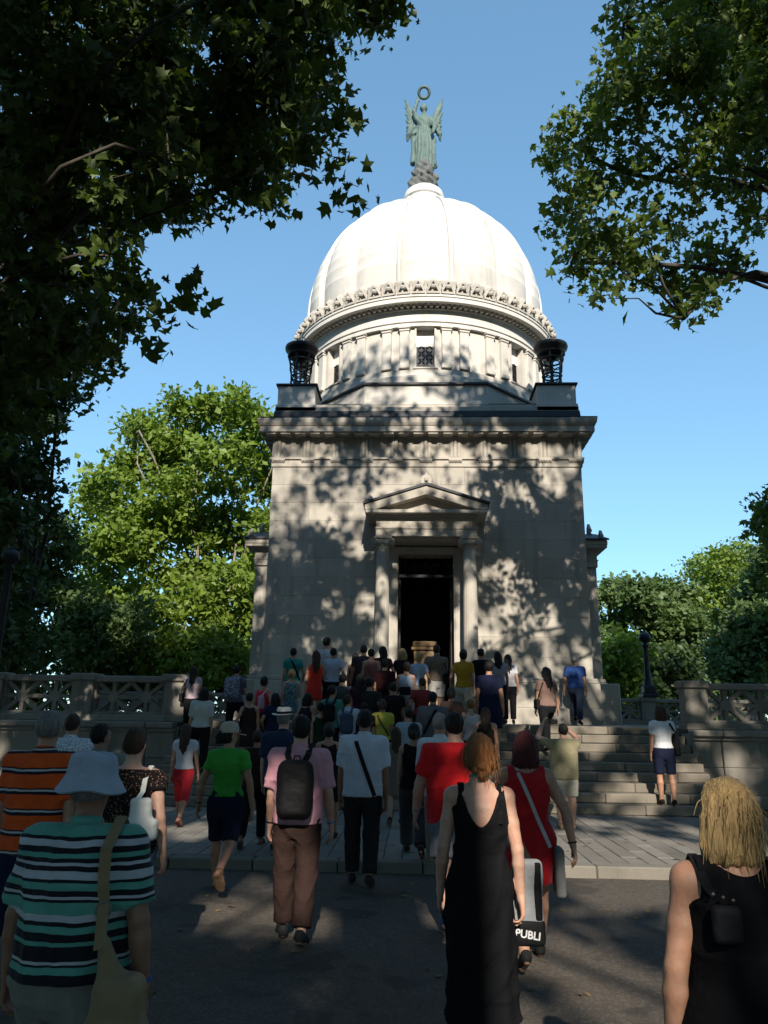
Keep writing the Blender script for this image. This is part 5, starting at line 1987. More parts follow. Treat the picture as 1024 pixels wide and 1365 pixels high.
    # ---- hats
    if hat:
        hk, hm, hm2 = hat
        if hk == 'bucket':
            cr = MB().lathe([(.140, -.075), (.144, -.070), (.108, .0), (.104, .012), (.099, .06), (.092, .096), (.072, .112), (.03, .118), (0, .119)], 40)
            inn = MB().lathe([(.137, -.077), (.104, -.004), (.095, .05), (0, .1)], 32)
            cr.add(inn.v, [f[::-1] for f in inn.f])
            rr = random.Random(4)
            vs = [tuple(hl(a_ * (1 + .03 * math.sin(5 * math.atan2(b_, a_))), b_ * 1.04 - .01, c_ * .86 + .04 - .10 * b_ + .006 * math.sin(4 * math.atan2(b_, a_)))) for a_, b_, c_ in cr.v]
            h_ = MB().add(vs, cr.f).build('hat', hm, root, smooth=50)
        elif hk == 'cap':
            cr = MB().lathe([(.098, .0), (.100, .02), (.096, .06), (.080, .098), (.045, .118), (0, .124)], 28)
            vs = [tuple(hl(a_ * .92, b_ * 1.10 - .01, c_ + .02)) for a_, b_, c_ in cr.v]
            h_ = MB().add(vs, cr.f).build('hat', hm, root, smooth=50)
            pts = [(-.075, .075), (-.07, .15), (-.03, .18), (.03, .18), (.07, .15), (.075, .075), (.0, .10)]
            vs = [tuple(hl(a_, b_, .024 - 1.5 * a_ * a_ - (b_ - .07) * .22)) for a_, b_ in pts] + [tuple(hl(a_, b_, .018 - 1.5 * a_ * a_ - (b_ - .07) * .22)) for a_, b_ in pts]
            n_ = len(pts)
            MB().add(vs, [tuple(range(n_)), tuple(range(2 * n_ - 1, n_ - 1, -1))] + [(i, (i + 1) % n_, n_ + (i + 1) % n_, n_ + i) for i in range(n_)]).build('visor', hm, h_)
        elif hk == 'fedora':
            cr = MB().lathe([(.155, .0), (.158, .006), (.10, .016), (.098, .03), (.092, .085), (.07, .104), (.02, .095), (0, .092)], 30)
            vs = [tuple(hl(a_ * .95, b_ * 1.08 - .01, c_ + .05 + .9 * a_ * a_)) for a_, b_, c_ in cr.v]
            h_ = MB().add(vs, cr.f).build('hat', hm, root, smooth=45)
            bd = MB().lathe([(.1015, .018), (.099, .048)], 30)
            vs = [tuple(hl(a_ * .95, b_ * 1.08 - .01, c_ + .05 + .9 * a_ * a_)) for a_, b_, c_ in bd.v]
            MB().add(vs, bd.f).build('hat_band', hm2, h_, smooth=45)
    P.body = body
    P.legs = L
    return P


# ------------------------------------------------------------------ things people wear or carry
def back_y(P, x, z, off=.012, front=False):
    """y of the garment surface at height z"""
    w, d = np.interp(z, P.gz, P.gw), np.interp(z, P.gz, P.gd)
    cy_ = np.interp(z, P.zs, P.cy)
    cx_ = np.interp(z, P.zs, P.cx)
    q = max(0.02, 1 - min(.995, ((x - cx_) / (w + .004)) ** 2))
    r = (d + off) * math.sqrt(q)
    return cy_ + r if front else cy_ - r


def ribbon(path, width, thick=.006):
    mb = MB()
    n = len(path)
    vs, fs = [], []
    for i, (p, nrm) in enumerate(path):
        t = np.array(path[min(i + 1, n - 1)][0]) - np.array(path[max(i - 1, 0)][0])
        t = t / max(np.linalg.norm(t), 1e-6)
        nr = np.array(nrm, float)
        s = np.cross(t, nr); s /= max(np.linalg.norm(s), 1e-6)
        p = np.array(p)
        for a, b in ((-1, 0), (1, 0), (1, 1), (-1, 1)):
            vs.append(tuple(p + s * a * width / 2 + nr * b * thick))
    for i in range(n - 1):
        for k in range(4):
            a, b = i * 4 + k, i * 4 + (k + 1) % 4
            fs.append((a, b, b + 4, a + 4))
    fs += [(3, 2, 1, 0), tuple(range(4 * n - 4, 4 * n))]
    return mb.add(vs, fs)


def cross_strap(P, s_from, x_hip, z_hip, width=.04, n=12):
    """strap over one shoulder, across the back to the other hip and up the front"""
    pts = []
    zt = .832 * P.H - P.low
    x0 = s_from * .085 * P.sc
    for i in range(n + 1):
        t = i / n
        x, z = x0 + (x_hip - x0) * t, zt + (z_hip - zt) * t
        pts.append(((x, back_y(P, x, z, .010), z), (0, -1, 0)))
    fr = []
    for i in range(n + 1):
        t = i / n
        x, z = x0 + (x_hip - x0) * t, zt + (z_hip - zt) * t
        fr.append(((x, back_y(P, x, z, .010, True), z), (0, 1, 0)))
    top_ = [((x0, 0, zt + .045 * P.sc), (0, 0, 1))]
    return ribbon(fr[::-1][:-1] + top_ + pts[1:], width)


def carried(name, label, cat, P, loc=None, group=None):
    """a thing of its own, standing where its bearer stands"""
    o = tag(empty(name, P.root.location, P.root.rotation_euler.z), label, cat, group)
    return o


def sdf_part(F_, name, mat, parent, res=.008):
    return link(name, F_.mesh(name, res), mat, parent)


def backpack(P, label, mat, w=.15, d=.075, h=.22, zc=.69, res=.009, mat2=None):
    o = carried('backpack', label, 'backpack', P)
    z = zc * P.H - P.low
    yb = back_y(P, 0, z, .0)
    F_ = Field().box((0, yb - d * .9, z), (w, d, h), .068, .02).box((0, yb - d * 1.7, z - h * .35), (w * .78, d * .55, h * .48), .045, .03)
    F_.disp = lambda X, Y, Z: .005 * np.sin(24 * X + 15 * Z) * np.cos(21 * Z) + .006 * (X / w) ** 2 * np.sin(9 * Z)
    b = sdf_part(F_, 'bag_body', mat, o, res)
    for s in (-1, 1):
        pts = []
        x0 = s * .085 * P.sc
        zt = .835 * P.H - P.low
        for (x, zz, fr) in ((s * .06, z + h * .9, False), (x0, zt - .03, False)):
            pts.append(((x, back_y(P, x, zz, .02), zz), (0, -1, .3)))
        pts.append(((x0, 0, zt + .05 * P.sc), (0, 0, 1)))
        for t in np.linspace(.1, 1, 6):
            zz = zt + (z - h * .5 - zt) * t
            x = x0 + s * .03 * t
            pts.append(((x, back_y(P, x, zz, .016, True), zz), (0, 1, 0)))
        ribbon(pts, .05, .012).build('strap', mat2 or mat, b)
    MB().tube([(-.03, yb - d * .3, z + h), (-.02, yb - d * .3, z + h + .03), (.02, yb - d * .3, z + h + .03), (.03, yb - d * .3, z + h)], .007, 6).build('loop', mat2 or mat, b, smooth=60)
    return o


def shoulder_bag(P, label, side, mat, size=(.05, .15, .13), z=.50, name='shoulder_bag', cross=False, strap_w=.03, off=.03, smat=None, res=.011, yoff=-.02):
    o = carried(name, label, 'bag', P)
    zc = z * P.H - P.low
    w = np.interp(zc, P.zs, P.W)
    x = side * (w + size[0] + off)
    F_ = Field().box((x, yoff, zc), size, min(size) * .7, .01)
    F_.disp = lambda X, Y, Z: .003 * np.sin(34 * Y + 20 * Z) * np.cos(26 * Z)
    b = sdf_part(F_, 'bag_body', mat, o, res)
    sm = smat or mat
    if cross:
        cross_strap(P, -side, side * (w + .01), zc + size[2], strap_w).build('strap', sm, b)
    else:
        zt = .815 * P.H - P.low
        xs = side * .115 * P.sc
        pts = []
        pts.append(((x, yoff + size[1] * .7, zc + size[2] * .95), (side, 0, 0)))
        pts.append(((x * .8 + xs * .2, .09 * P.sc, zc + (zt - zc) * .6), (side * .5, .8, 0)))
        pts.append(((xs, .07 * P.sc, zt), (0, .7, .7)))
        pts.append(((xs, 0, zt + .052 * P.sc), (0, 0, 1)))
        pts.append(((xs, -.085 * P.sc, zt - .01), (0, -.8, .6)))
        pts.append(((x * .75 + xs * .25, back_y(P, x * .5, zc + (zt - zc) * .6, .03), zc + (zt - zc) * .55), (side * .4, -.9, 0)))
        pts.append(((x, yoff - size[1] * .7, zc + size[2] * .95), (side, 0, 0)))
        ribbon(pts, strap_w).build('strap', sm, b)
    return o


def wristband(P, i, col, w=.014):
    S, E, Wr, f, s = P.arms[i]
    c = Wr - f * .025
    wd = v3(0, 1, 0) - f * f[1]; wd /= max(np.linalg.norm(wd), 1e-3)
    MB().torus(tuple(c), tuple(wd), tuple(np.cross(f, wd)), .031 * P.sc, .006, 18, 6).build('wristband', cloth(col, rough=.5), P.root, smooth=60)


def flyaways(P, n, mat, seed, down=.10, spread=.11):
    """loose strands that break the outline of the hair"""
    rs = np.random.RandomState(seed)
    mb = MB()
    for _ in range(n):
        th, ph = rs.uniform(0, 6.28), rs.uniform(-.9, 1.2)
        d = v3(math.cos(th) * math.cos(ph), math.sin(th) * math.cos(ph) * 1.1, math.sin(ph))
        if d[1] > .35:
            continue
        a = P.hl(*(d * v3(.084, .098, .104) + v3(0, -.016, .012)))
        b = a + v3(d[0] * .018, d[1] * .018, -.02) + rs.normal(size=3) * .008
        c = b + v3(d[0] * .012, d[1] * .012, -down * rs.uniform(.3, 1)) + rs.normal(size=3) * .012
        mb.tube([tuple(a), tuple(b), tuple((b + c) / 2 + rs.normal(size=3) * .004), tuple(c)], [.0014, .0013, .0011, .0006], 3)
    mb.build('loose_strands', mat, P.root)

# ================================================================== winged bronze figure on the dome
st = tag(empty('statue', (0, 26.2, 22.52)), 'green bronze winged figure holding up a wreath on the dome', 'statue')
rk = Field()
rrs = np.random.RandomState(2)
for k in range(26):
    a, t = rrs.uniform(0, 6.28), rrs.uniform(0, 1)
    r = .48 * (1 - .3 * t)
    rk.ell((r * math.cos(a), r * math.sin(a), .08 + t * 1.05), (rrs.uniform(.13, .24), rrs.uniform(.13, .24), rrs.uniform(.14, .26)), .05)
rk.cone((0, 0, 0), (0, 0, 1.15), .5, .38, .1)
rk.disp = lambda X, Y, Z: .03 * np.sin(17 * X + 9 * Z) * np.cos(15 * Y - 12 * Z)
sdf_part(rk, 'rock_base', M['rock'], st, .04)
fg = Field()
zz = [1.1, 1.3, 1.9, 2.5, 2.95, 3.15, 3.35, 3.55, 3.7, 3.8]
fg.prof(zz, [.40, .38, .36, .36, .27, .25, .30, .33, .24, .12], [.34, .32, .27, .25, .19, .18, .22, .21, .15, .1], [.02, .02, .0, -.02, 0, 0, 0, 0, 0, 0], [0] * 10, .05)
fg.cone((0, 0, 3.7), (0, -.03, 3.98), .1, .09, .05).ell((-.01, -.05, 4.12), (.14, .16, .19), .04).ell((-.01, 0.0, 4.17), (.16, .17, .16), .03)
fg.chain([(-.30, 0, 3.58), (-.42, -.05, 3.95), (-.28, -.08, 4.45), (-.24, -.1, 4.62)], [.11, .09, .07, .05], .05)        # raised arm
fg.chain([(.30, 0, 3.58), (.46, -.04, 3.2), (.40, -.2, 2.85), (.36, -.24, 2.72)], [.11, .10, .07, .05], .05)
fg.chain([(-.26, .1, 3.2), (-.45, .12, 2.9), (-.40, .14, 2.3), (-.46, .1, 1.5)], [.12, .12, .1, .12], .08)             # drapery
fg.chain([(.26, .1, 3.0), (.42, .12, 2.6), (.40, .12, 1.9), (.45, .1, 1.35)], [.1, .1, .1, .12], .08)
fg.disp = lambda X, Y, Z: np.where(Z < 3.1, .022 * np.sin(np.arctan2(Y, X) * 13 + 2.2 * np.sin(2.2 * Z)), .008 * np.sin(30 * X + 22 * Z))
sdf_part(fg, 'figure', M['patina'], st, .03)
for s in (-1, 1):
    wg = Field()
    for k in range(7):
        t = k / 6
        a = v3(s * (.26 + .12 * t), .2, 3.35 + .1 * (1 - t))
        tip = v3(s * (.80 - .10 * t), .30 + .05 * t, 4.9 - 2.1 * t)
        b_ = a + (tip - a) * .5 + v3(s * (.02 + .10 * t), 0, .0)
        wg.cone(a, b_, .10, .10, .04).cone(b_, tip, .10, .04, .04)
    wg.disp = lambda X, Y, Z: .012 * np.sin(40 * X - 14 * Z)
    sdf_part(wg, 'wing', M['patina'], st, .03)
MB().torus((.0, -.12, 4.86), (1, 0, 0), (0, -.62, .78), .22, .065, 28, 8).build('wreath', M['patina'], st, smooth=60)

# ================================================================== the visitors
K = cloth((.010, .010, .012))
NAVY = cloth((.012, .016, .035))
WHITE = cloth((.62, .63, .66))
DENIM = cloth((.05, .075, .13))
KHAKI = cloth((.30, .26, .19))
BLACKBAG = cloth((.012, .012, .013), rough=.6)
WALK_L = ((20, 6), (-16, 22))
WALK_R = ((-16, 24), (18, 6))
STAND = ((3, 2), (-3, 3))
CLIMB_L = ((40, 42), (-6, 6))
CLIMB_R = ((-6, 6), (40, 42))
TEAL, CK, CW = (.10, .30, .24), (.012, .012, .016), (.42, .43, .45)

# --- nearest walkers
stripes = [(0, CK), (.07, TEAL), (.116, CK), (.13, CW), (.15, CK), (.25, TEAL), (.277, CK), (.33, TEAL), (.374, CK), (.40, CW), (.445, TEAL), (.523, CK), (.54, CW), (.56, CK), (.60, TEAL), (.645, CK), (.665, CW), (.716, CK), (.748, CW), (.768, CK), (.794, TEAL), (.826, CK), (.865, CW), (.91, CK), (.93, TEAL)]
p = person('person in teal and black striped polo with pale blue bucket hat', 104, 1003, 3.15, sex='f', build=1.2, skin='dark', hair='grey', style='crop', arms=((17, 2, 10), (20, -8, 14)), legs=WALK_L,
           top_g=dict(kind='shirt', hem=.515, sleeve=.85, ease=.022, boxy=1.12, mat=cloth((.2, .3, .3), pattern=zbands(stripes, .80, 1.33)), name='polo_shirt'),
           bottom=dict(mat=cloth((.19, .18, .15)), hem=.06), res=0.0125, fold=.007, hat=('bucket', cloth((.33, .38, .46), wr=.7), None), head_yaw=-8)
wristband(p, 1, (.01, .10, .45))
o = carried('handbag', 'tan leather handbag hanging at the hip of the striped polo wearer', 'bag', p)
tan = cloth((.23, .165, .085), rough=.55)
zc = .45 * p.H - p.low
hb = Field().box((.265, -.20, zc), (.085, .075, .17), .05, .02).box((.255, -.19, zc - .07), (.11, .085, .11), .06, .03).cone((.225, -.19, zc + .13), (.19, -.19, zc + .27), .05, .02, .03)
hb.disp = lambda X, Y, Z: .005 * np.sin(28 * X + 12 * Z) * np.cos(17 * Z + 20 * X)
hbo = sdf_part(hb, 'bag_body', tan, o, .008)
zt = .81 * p.H - p.low
ribbon([((.185, -.215, zc + .25), (0, -1, 0)), ((.155, back_y(p, .155, zc + .38, .02), zc + .38), (0, -1, 0)), ((.15, back_y(p, .15, zt - .12, .04), zt - .12), (0, -1, .1)), ((.148, back_y(p, .12, zt - .03, .05), zt - .01), (0, -1, .5)),
        ((.145, -.02, zt + .088), (0, 0, 1)), ((.15, .11, zt - .02), (0, 1, .3)), ((.17, .16, zt - .25), (0, 1, 0))], .042, .007).build('strap', tan, hbo)
MB().torus((.155, back_y(p, .155, zc + .36, .03), zc + .36), (1, 0, 0), (0, 0, 1), .028, .005, 16, 6).build('buckle', M['kerb'], hbo, smooth=60)

ob = [(0, (.62, .085, .014))]
for k in range(6):
    ob += [(.06 + k * .165, (.012, .012, .02)), (.085 + k * .165, (.45, .42, .42)), (.100 + k * .165, (.012, .012, .02)), (.112 + k * .165, (.62, .085, .014))]
p = person('person in orange polo with thin black and white stripes', 50, 945, 5.5, sex='m', build=1.04, skin='mid', hair='grey', style='crop', arms=((12, 4, 14), (10, -6, 12)), legs=WALK_R,
           top_g=dict(kind='shirt', hem=.47, sleeve=.8, ease=.022, boxy=1.06, mat=cloth((.6, .09, .02), pattern=zbands(ob, .76, 1.56)), name='polo_shirt'),
           bottom=dict(mat=NAVY, hem=.06), res=0.0135, fold=.007, head_yaw=10)

p = person('person with white shoulder bag and black floral blouse', 172, 966, 5.6, build=1.12, skin='fair', hair='brown', style='short', arms=((10, 6, 12), (16, -12, 26)), legs=WALK_L,
           top_g=dict(hem=.50, sleeve=.35, ease=.02, boxy=1.0, mat=cloth((.014, .011, .011), pattern=dots((.30, .16, .11), 62, .22)), name='blouse', neck=.83),
           bottom=dict(mat=cloth((.13, .17, .25)), name='jeans'), res=0.0135, fold=.007, head_yaw=-5)
o = carried('tote_bag', 'bright white tote bag slung on the floral blouse wearer', 'bag', p)
wb = cloth((.70, .69, .64))
zc = .655 * p.H - p.low
tb = Field().box((.165, -.235, zc), (.075, .035, .13), .03, .02).box((.19, -.235, zc - .07), (.10, .045, .07), .035, .03)
tb.disp = lambda X, Y, Z: .005 * np.sin(30 * X - 16 * Z) * np.cos(17 * Z + 20 * X)
tbo = sdf_part(tb, 'bag_body', wb, o, .008)
zt = .81 * p.H - p.low
ribbon([((.13, -.245, zc + .11), (0, -1, 0)), ((.13, back_y(p, .13, zt - .10, .03), zt - .10), (0, -1, 0)), ((.13, back_y(p, .13, zt - .02, .02), zt - .02), (0, -1, .5)), ((.13, 0, zt + .06), (0, 0, 1)), ((.14, .10, zt - .02), (0, 1, .3)), ((.16, .13, zt - .2), (0, 1, 0))], .035).build('strap', wb, tbo)

person('person with dark hair half hidden between orange polo and bucket hat', 128, 961, 7.2, sex='m', skin='dark', hair='black', style='short', legs=WALK_L,
       top_g=dict(kind='shirt', hem=.48, mat=cloth((.20, .19, .16)), sleeve=.8, ease=.02), bottom=dict(mat=NAVY), res=0.017, head_yaw=-30)
person('person in pale blue checked shirt walking ahead of the orange polo', 90, 950, 9.0, sex='m', skin='mid', hair='brown', style='short', legs=WALK_R,
       top_g=dict(kind='shirt', hem=.47, mat=cloth((.35, .42, .55), pattern=checks((.7, .72, .75), 60)), sleeve=.8, ease=.02), bottom=dict(mat=K), res=0.019)

p = person('person with white top and red cropped trousers', 246, 963, 12.2, build=.98, skin='mid', hair='brown', style='long', arms=((9, -6, 8), (11, 8, 14)), legs=WALK_L,
           top_g=dict(hem=.545, sleeve=.4, ease=.014, mat=cloth((.58, .57, .62))), bottom=dict(mat=cloth((.42, .018, .028)), hem=.21, ease=.012, name='cropped_trousers'),
           shoes=(.12, .03, .02), foot='sandal', res=0.017)

p = person('person in bright green top with beige cap looking aside', 303, 962, 8.4, build=1.05, skin='mid', hair='black', style='pony', arms=((24, 2, 8), (20, -10, 18)), legs=((14, 4), (-20, 38)), head_yaw=-58,
           top_g=dict(hem=.555, sleeve=.55, ease=.012, mat=cloth((.048, .31, .04))), bottom=dict(mat=NAVY, hem=.29, ease=.016, name='knee_shorts'), shoes=(.18, .10, .05), foot='sandal',
           res=0.013, fold=.005, hat=('cap', cloth((.45, .38, .30)), None), extra_h=.015)
wristband(p, 0, (.02, .02, .03))

p = person('person in pink shirt carrying a black backpack', 398, 957, 6.7, sex='m', build=1.02, skin='fair', hair='black', style='short', arms=((9, 4, 8), (14, -4, 22)), legs=((8, 4), (-10, 10)),
           top_g=dict(kind='shirt', hem=.50, sleeve=.85, ease=.022, boxy=1.02, mat=cloth((.56, .27, .32))), bottom=dict(mat=cloth((.034, .02, .017)), ease=.022), res=0.013, fold=.007, head_yaw=6)
wristband(p, 0, (.01, .01, .01))
wristband(p, 1, (.02, .16, .45))
backpack(p, 'black backpack on the back of the pink shirt', BLACKBAG, w=.145, d=.085, h=.23, zc=.665)

p = person('person in white shirt with a dark strap across the back', 484, 949, 8.85, sex='m', build=1.02, skin='dark', hair='black', style='short', arms=((9, 2, 10), (10, -2, 12)), legs=((5, 4), (-8, 6)),
           top_g=dict(kind='shirt', hem=.485, sleeve=.85, ease=.022, boxy=1.04, mat=cloth((.52, .56, .64))), bottom=dict(mat=cloth((.022, .022, .024)), ease=.02), res=0.0135, fold=.007)
shoulder_bag(p, 'small black bag hung across the white shirt', 1, BLACKBAG, (.03, .09, .10), .44, cross=True, strap_w=.045)

p = person('person in bright red T-shirt wearing a blue wristband', 607, 947, 7.4, sex='m', build=1.2, skin='fair', hair='black', style='short', arms=((22, 6, 16), (10, 0, 10)), legs=WALK_R,
           top_g=dict(hem=.46, sleeve=.72, ease=.022, boxy=1.05, mat=cloth((.62, .014, .018))), bottom=dict(mat=cloth((.16, .17, .19)), hem=.30, ease=.03, name='shorts'), shoes=(.05, .10, .35), res=0.013, fold=.007)
wristband(p, 0, (.03, .2, .45))

# the red haired walker in the long black dress
p = person('red haired person in long black sleeveless dress', 640, 984, 4.5, build=.98, skin='fair', hair='copper', style='updo', arms=((11, 4, 12), (11, -6, 10)), legs=((3, 2), (-3, 3)),
           top_g=dict(kind='tank', name='dress', hem=.13, ease=.010, mat=cloth((.008, .008, .009)), neck=.71, a=17, strap=.132,
                      flare=[(.13, .205, .20), (.25, .195, .18), (.38, .192, .165), (.47, .196, .160), (.52, .197, .152), (.57, .178, .130)]), shoes=(.03, .02, .015), foot='sandal', res=0.0105, fold=.007)
MB().torus((p.hc[0], .004, .862 * p.H - p.low), (1, 0, 0), (0, 1, -.25), .056, .006, 24, 6).build('lanyard', cloth((.05, .32, .24)), p.root, smooth=60)
flyaways(p, 260, HAIR['copper'], 1)
o = carried('cloth_bag', 'grey and black bag lettered PUBLI carried under the red haired arm', 'bag', p)
zc = .475 * p.H - p.low
gx = .262
gb = Field().box((gx, .085, zc), (.085, .035, .20), .028, .01)
gb.disp = lambda X, Y, Z: .007 * np.sin(20 * X + 14 * Z) * np.cos(11 * Z)
gbo = sdf_part(gb, 'bag_body', cloth((.26, .27, .28)), o, .008)
kb = Field().box((gx, .085, zc - .165), (.092, .042, .07), .03, .01)
sdf_part(kb, 'bag_foot', BLACKBAG, gbo, .008)
kb = Field().box((gx + .055, .083, zc + .04), (.022, .038, .15), .015, .01)
sdf_part(kb, 'bag_side_band', BLACKBAG, gbo, .008)
fc = bpy.data.curves.new('lettering', 'FONT')
fc.body = 'PUBLI'
fc.size = .055
fc.extrude = .0015
fc.offset = .0012
fo = bpy.data.objects.new('lettering_source', fc)
COL.objects.link(fo)
tm = bpy.data.meshes.new_from_object(fo.evaluated_get(bpy.context.evaluated_depsgraph_get()))
bpy.data.objects.remove(fo)
tm.name = 'lettering'
tm.materials.clear()
lt = link('lettering', tm, cloth((.62, .62, .62)), gbo, (gx - .080, .0405, zc - .178), (math.pi / 2, rad(8), 0))
zt = .81 * p.H - p.low
ribbon([((gx - .04, .035, zc + .19), (0, -1, 0)), ((.158, -.02, zt - .25), (0, -1, 0)), ((.122, -.085, zt - .03), (0, -1, .4)), ((.118, 0, zt + .055), (0, 0, 1)), ((.125, .08, zt - .05), (0, 1, .3)), ((gx + .02, .11, zc + .19), (0, 1, 0))], .03).build('strap', BLACKBAG, gbo)

p = person('person in red dress with burgundy hair and grey crossbody strap', 702, 972, 6.3, build=1.14, skin='mid', hair='burgundy', style='bob', arms=((10, 16, 70), (26, -16, 10)), legs=WALK_R, head_yaw=22,
           top_g=dict(kind='tank', name='dress', hem=.34, ease=.012, mat=cloth((.40, .010, .014)), neck=.815, a=5, strap=.15,
                      flare=[(.34, .165, .15), (.42, .185, .155), (.48, .20, .155), (.53, .198, .15), (.58, .175, .125)]), shoes=(.02, .02, .02), res=0.013, fold=.006)
shoulder_bag(p, 'grey bag with pale strap across the red dress', 1, cloth((.12, .12, .12)), (.035, .10, .17), .40, cross=True, strap_w=.028, smat=cloth((.42, .40, .38)), off=.04, yoff=-.08)
wristband(p, 1, (.02, .02, .02))

p = person('person in olive shirt raising a camera overhead', 752, 966, 12.5, sex='m', build=1.12, skin='fair', hair='black', style='short', legs=STAND, head_pitch=18, head_yaw=6,
           custom_arms=(((-.62, .45, .30), (.45, .35, .95)), ((.35, .75, .25), (-.75, .3, .75))),
           top_g=dict(hem=.46, sleeve=.75, ease=.025, boxy=1.06, mat=cloth((.24, .215, .13))), bottom=dict(mat=cloth((.42, .385, .31)), hem=.30, ease=.03, name='shorts'), shoes=(.25, .18, .1), res=0.015)
o = carried('camera', 'small black camera held up by the olive shirt', 'camera', p)
Wl, Wr_ = p.arms[0][2], p.arms[1][2]
cm = (Wl + Wr_) / 2 + v3(0, .05, .07)
MB().box(cm[0] - .06, cm[0] + .06, cm[1] - .015, cm[1] + .02, cm[2] - .035, cm[2] + .04, .008).build('camera_body', M['iron'], o)
MB().lathe([(.024, 0), (.024, .03), (.02, .035), (0, .035)], 14).build('lens', M['glass'], o, (cm[0], cm[1] + .02, cm[2]))
bpy.data.objects[o.children[1].name].rotation_euler = (-math.pi / 2, 0, 0)

p = person('person in white T-shirt climbing at the stair edge with black shoulder bag', 884, 942, 14.62, build=1.0, skin='mid', hair='brown', style='bob', arms=((8, 4, 10), (14, 14, 60)), legs=((4, 3), (-4, 4)), head_yaw=24,
           top_g=dict(hem=.555, sleeve=.6, ease=.018, mat=cloth((.66, .66, .68))), bottom=dict(mat=NAVY, hem=.30, ease=.018, name='knee_shorts'), shoes=(.02, .02, .02), res=0.017)
shoulder_bag(p, 'large black bag on the shoulder of the climber at the stair edge', 1, BLACKBAG, (.05, .11, .20), .60, strap_w=.04)

p = person('blonde person in black sleeveless dress with thin blue cords', 990, 1032, 2.75, build=1.14, skin='mid', hair='blonde', style='bob', arms=((14, -2, 8), (10, 2, 10)), legs=WALK_R, head_yaw=28,
           top_g=dict(kind='tank', name='dress', hem=.34, ease=.014, mat=cloth((.007, .007, .008)), neck=.818, a=5, strap=.15, boxy=1.0,
                      flare=[(.34, .27, .22), (.42, .255, .21), (.50, .235, .19), (.57, .205, .16)]), shoes=(.02, .02, .02), res=0.0125, fold=.007)
flyaways(p, 300, HAIR['blonde'], 2, .16)
o = carried('shoulder_bag', 'glossy black bag with small studs on the blonde person', 'bag', p)
gl = cloth((.012, .012, .014), rough=.6)
zc = .74 * p.H - p.low
bgo = sdf_part(Field().box((-.10, back_y(p, -.10, zc, .03) - .01, zc), (.045, .02, .055), .018, .01), 'bag_body', gl, o, .008)
zt = .81 * p.H - p.low
ribbon([((-.12, back_y(p, -.12, zc + .08, .03), zc + .08), (0, -1, 0)), ((-.13, back_y(p, -.13, zt - .02, .02), zt - .02), (0, -1, .4)), ((-.135, 0, zt + .06), (0, 0, 1)), ((-.14, .12, zt - .06), (0, 1, .2))], .03).build('strap', gl, bgo)
for k in range(3):
    MB().lathe([(0, -.006), (.006, 0), (0, .006)], 8).build('stud', M['kerb'], bgo, (-.135 + .03 * k, back_y(p, -.1, zc + .1, .03) - .035, zc + .085 - .008 * k))
o = carried('earphone_cord', 'thin blue and pink cords dangling from the blonde person', 'cord', p)
S_, E_, W_, f_, s_ = p.arms[0]
hnd = W_ + f_ * .12
MB().tube([tuple(hnd + v3(.0, -.03, .06)), tuple(hnd + v3(.012, -.035, -.0)), tuple(hnd + v3(.03, -.03, -.05))], [.012, .014, .010], 8).build('pink_case', cloth((.75, .05, .16)), o, smooth=60)
MB().tube([tuple(hnd + v3(.02, -.03, -.04)), tuple(hnd + v3(.03, -.03, -.14)), tuple(hnd + v3(.05, -.02, -.22)), tuple(hnd + v3(.05, -.03, -.34))], .004, 6).build('cord', cloth((.05, .22, .30)), o, smooth=60)
MB().tube([tuple(hnd + v3(.10, -.04, -.10)), tuple(hnd + v3(.13, -.04, -.2)), tuple(hnd + v3(.16, -.03, -.34))], .006, 6).build('cord', cloth((.03, .30, .40)), o, smooth=60)

# --- walkers between the pavement and the foot of the stairs
GR = 'visitors climbing towards the doorway'
p = person('person in navy shirt and white fedora', 376, 941, 9.9, sex='m', skin='fair', hair='grey', style='crop', legs=WALK_L, top_g=dict(kind='shirt', hem=.47, sleeve=.8, ease=.022, boxy=1.05, mat=cloth((.018, .028, .065))),
           bottom=dict(mat=K, hem=.06), res=0.017, group=GR, hat=('fedora', cloth((.60, .58, .54)), K), extra_h=.03, build=1.1, body_x=None, head_yaw=-14)
p = person('person with bare shoulders and black patterned dress behind the pink shirt', 438, 962, 11.0, skin='mid', hair='black', style='bun', legs=WALK_R, top_g=dict(kind='tank', name='dress', hem=.33, ease=.014, neck=.80, a=5, mat=cloth((.016, .014, .018), pattern=dots((.10, .06, .09), 50, .2)),
           flare=[(.33, .21, .18), (.45, .195, .16), (.53, .185, .14), (.58, .165, .115)]), res=0.019, group=GR)
p = person('person in black sleeveless top and loose grey trousers', 552, 962, 10.0, skin='mid', hair='black', style='pony', legs=WALK_L, top_g=dict(kind='tank', hem=.50, ease=.016, neck=.825, a=5, strap=.14, mat=K), bottom=dict(mat=cloth((.05, .05, .055)), ease=.03), res=0.017, group=GR)
p = person('person in loose taupe dress beside the black sleeveless top', 528, 968, 12.6, skin='mid', hair='brown', style='long', legs=WALK_R, top_g=dict(kind='tank', name='dress', hem=.30, ease=.02, neck=.82, a=5, mat=cloth((.16, .135, .115)), flare=[(.30, .22, .19), (.45, .20, .165), (.58, .17, .125)]), res=0.02, group=GR)
p = person('person in white shirt walking right ahead of the red T-shirt', 588, 948, 9.4, sex='m', skin='mid', hair='grey', style='crop', legs=WALK_L, top_g=dict(kind='shirt', hem=.48, sleeve=.85, ease=.025, boxy=1.05, mat=WHITE), bottom=dict(mat=KHAKI), res=0.019, group=GR)
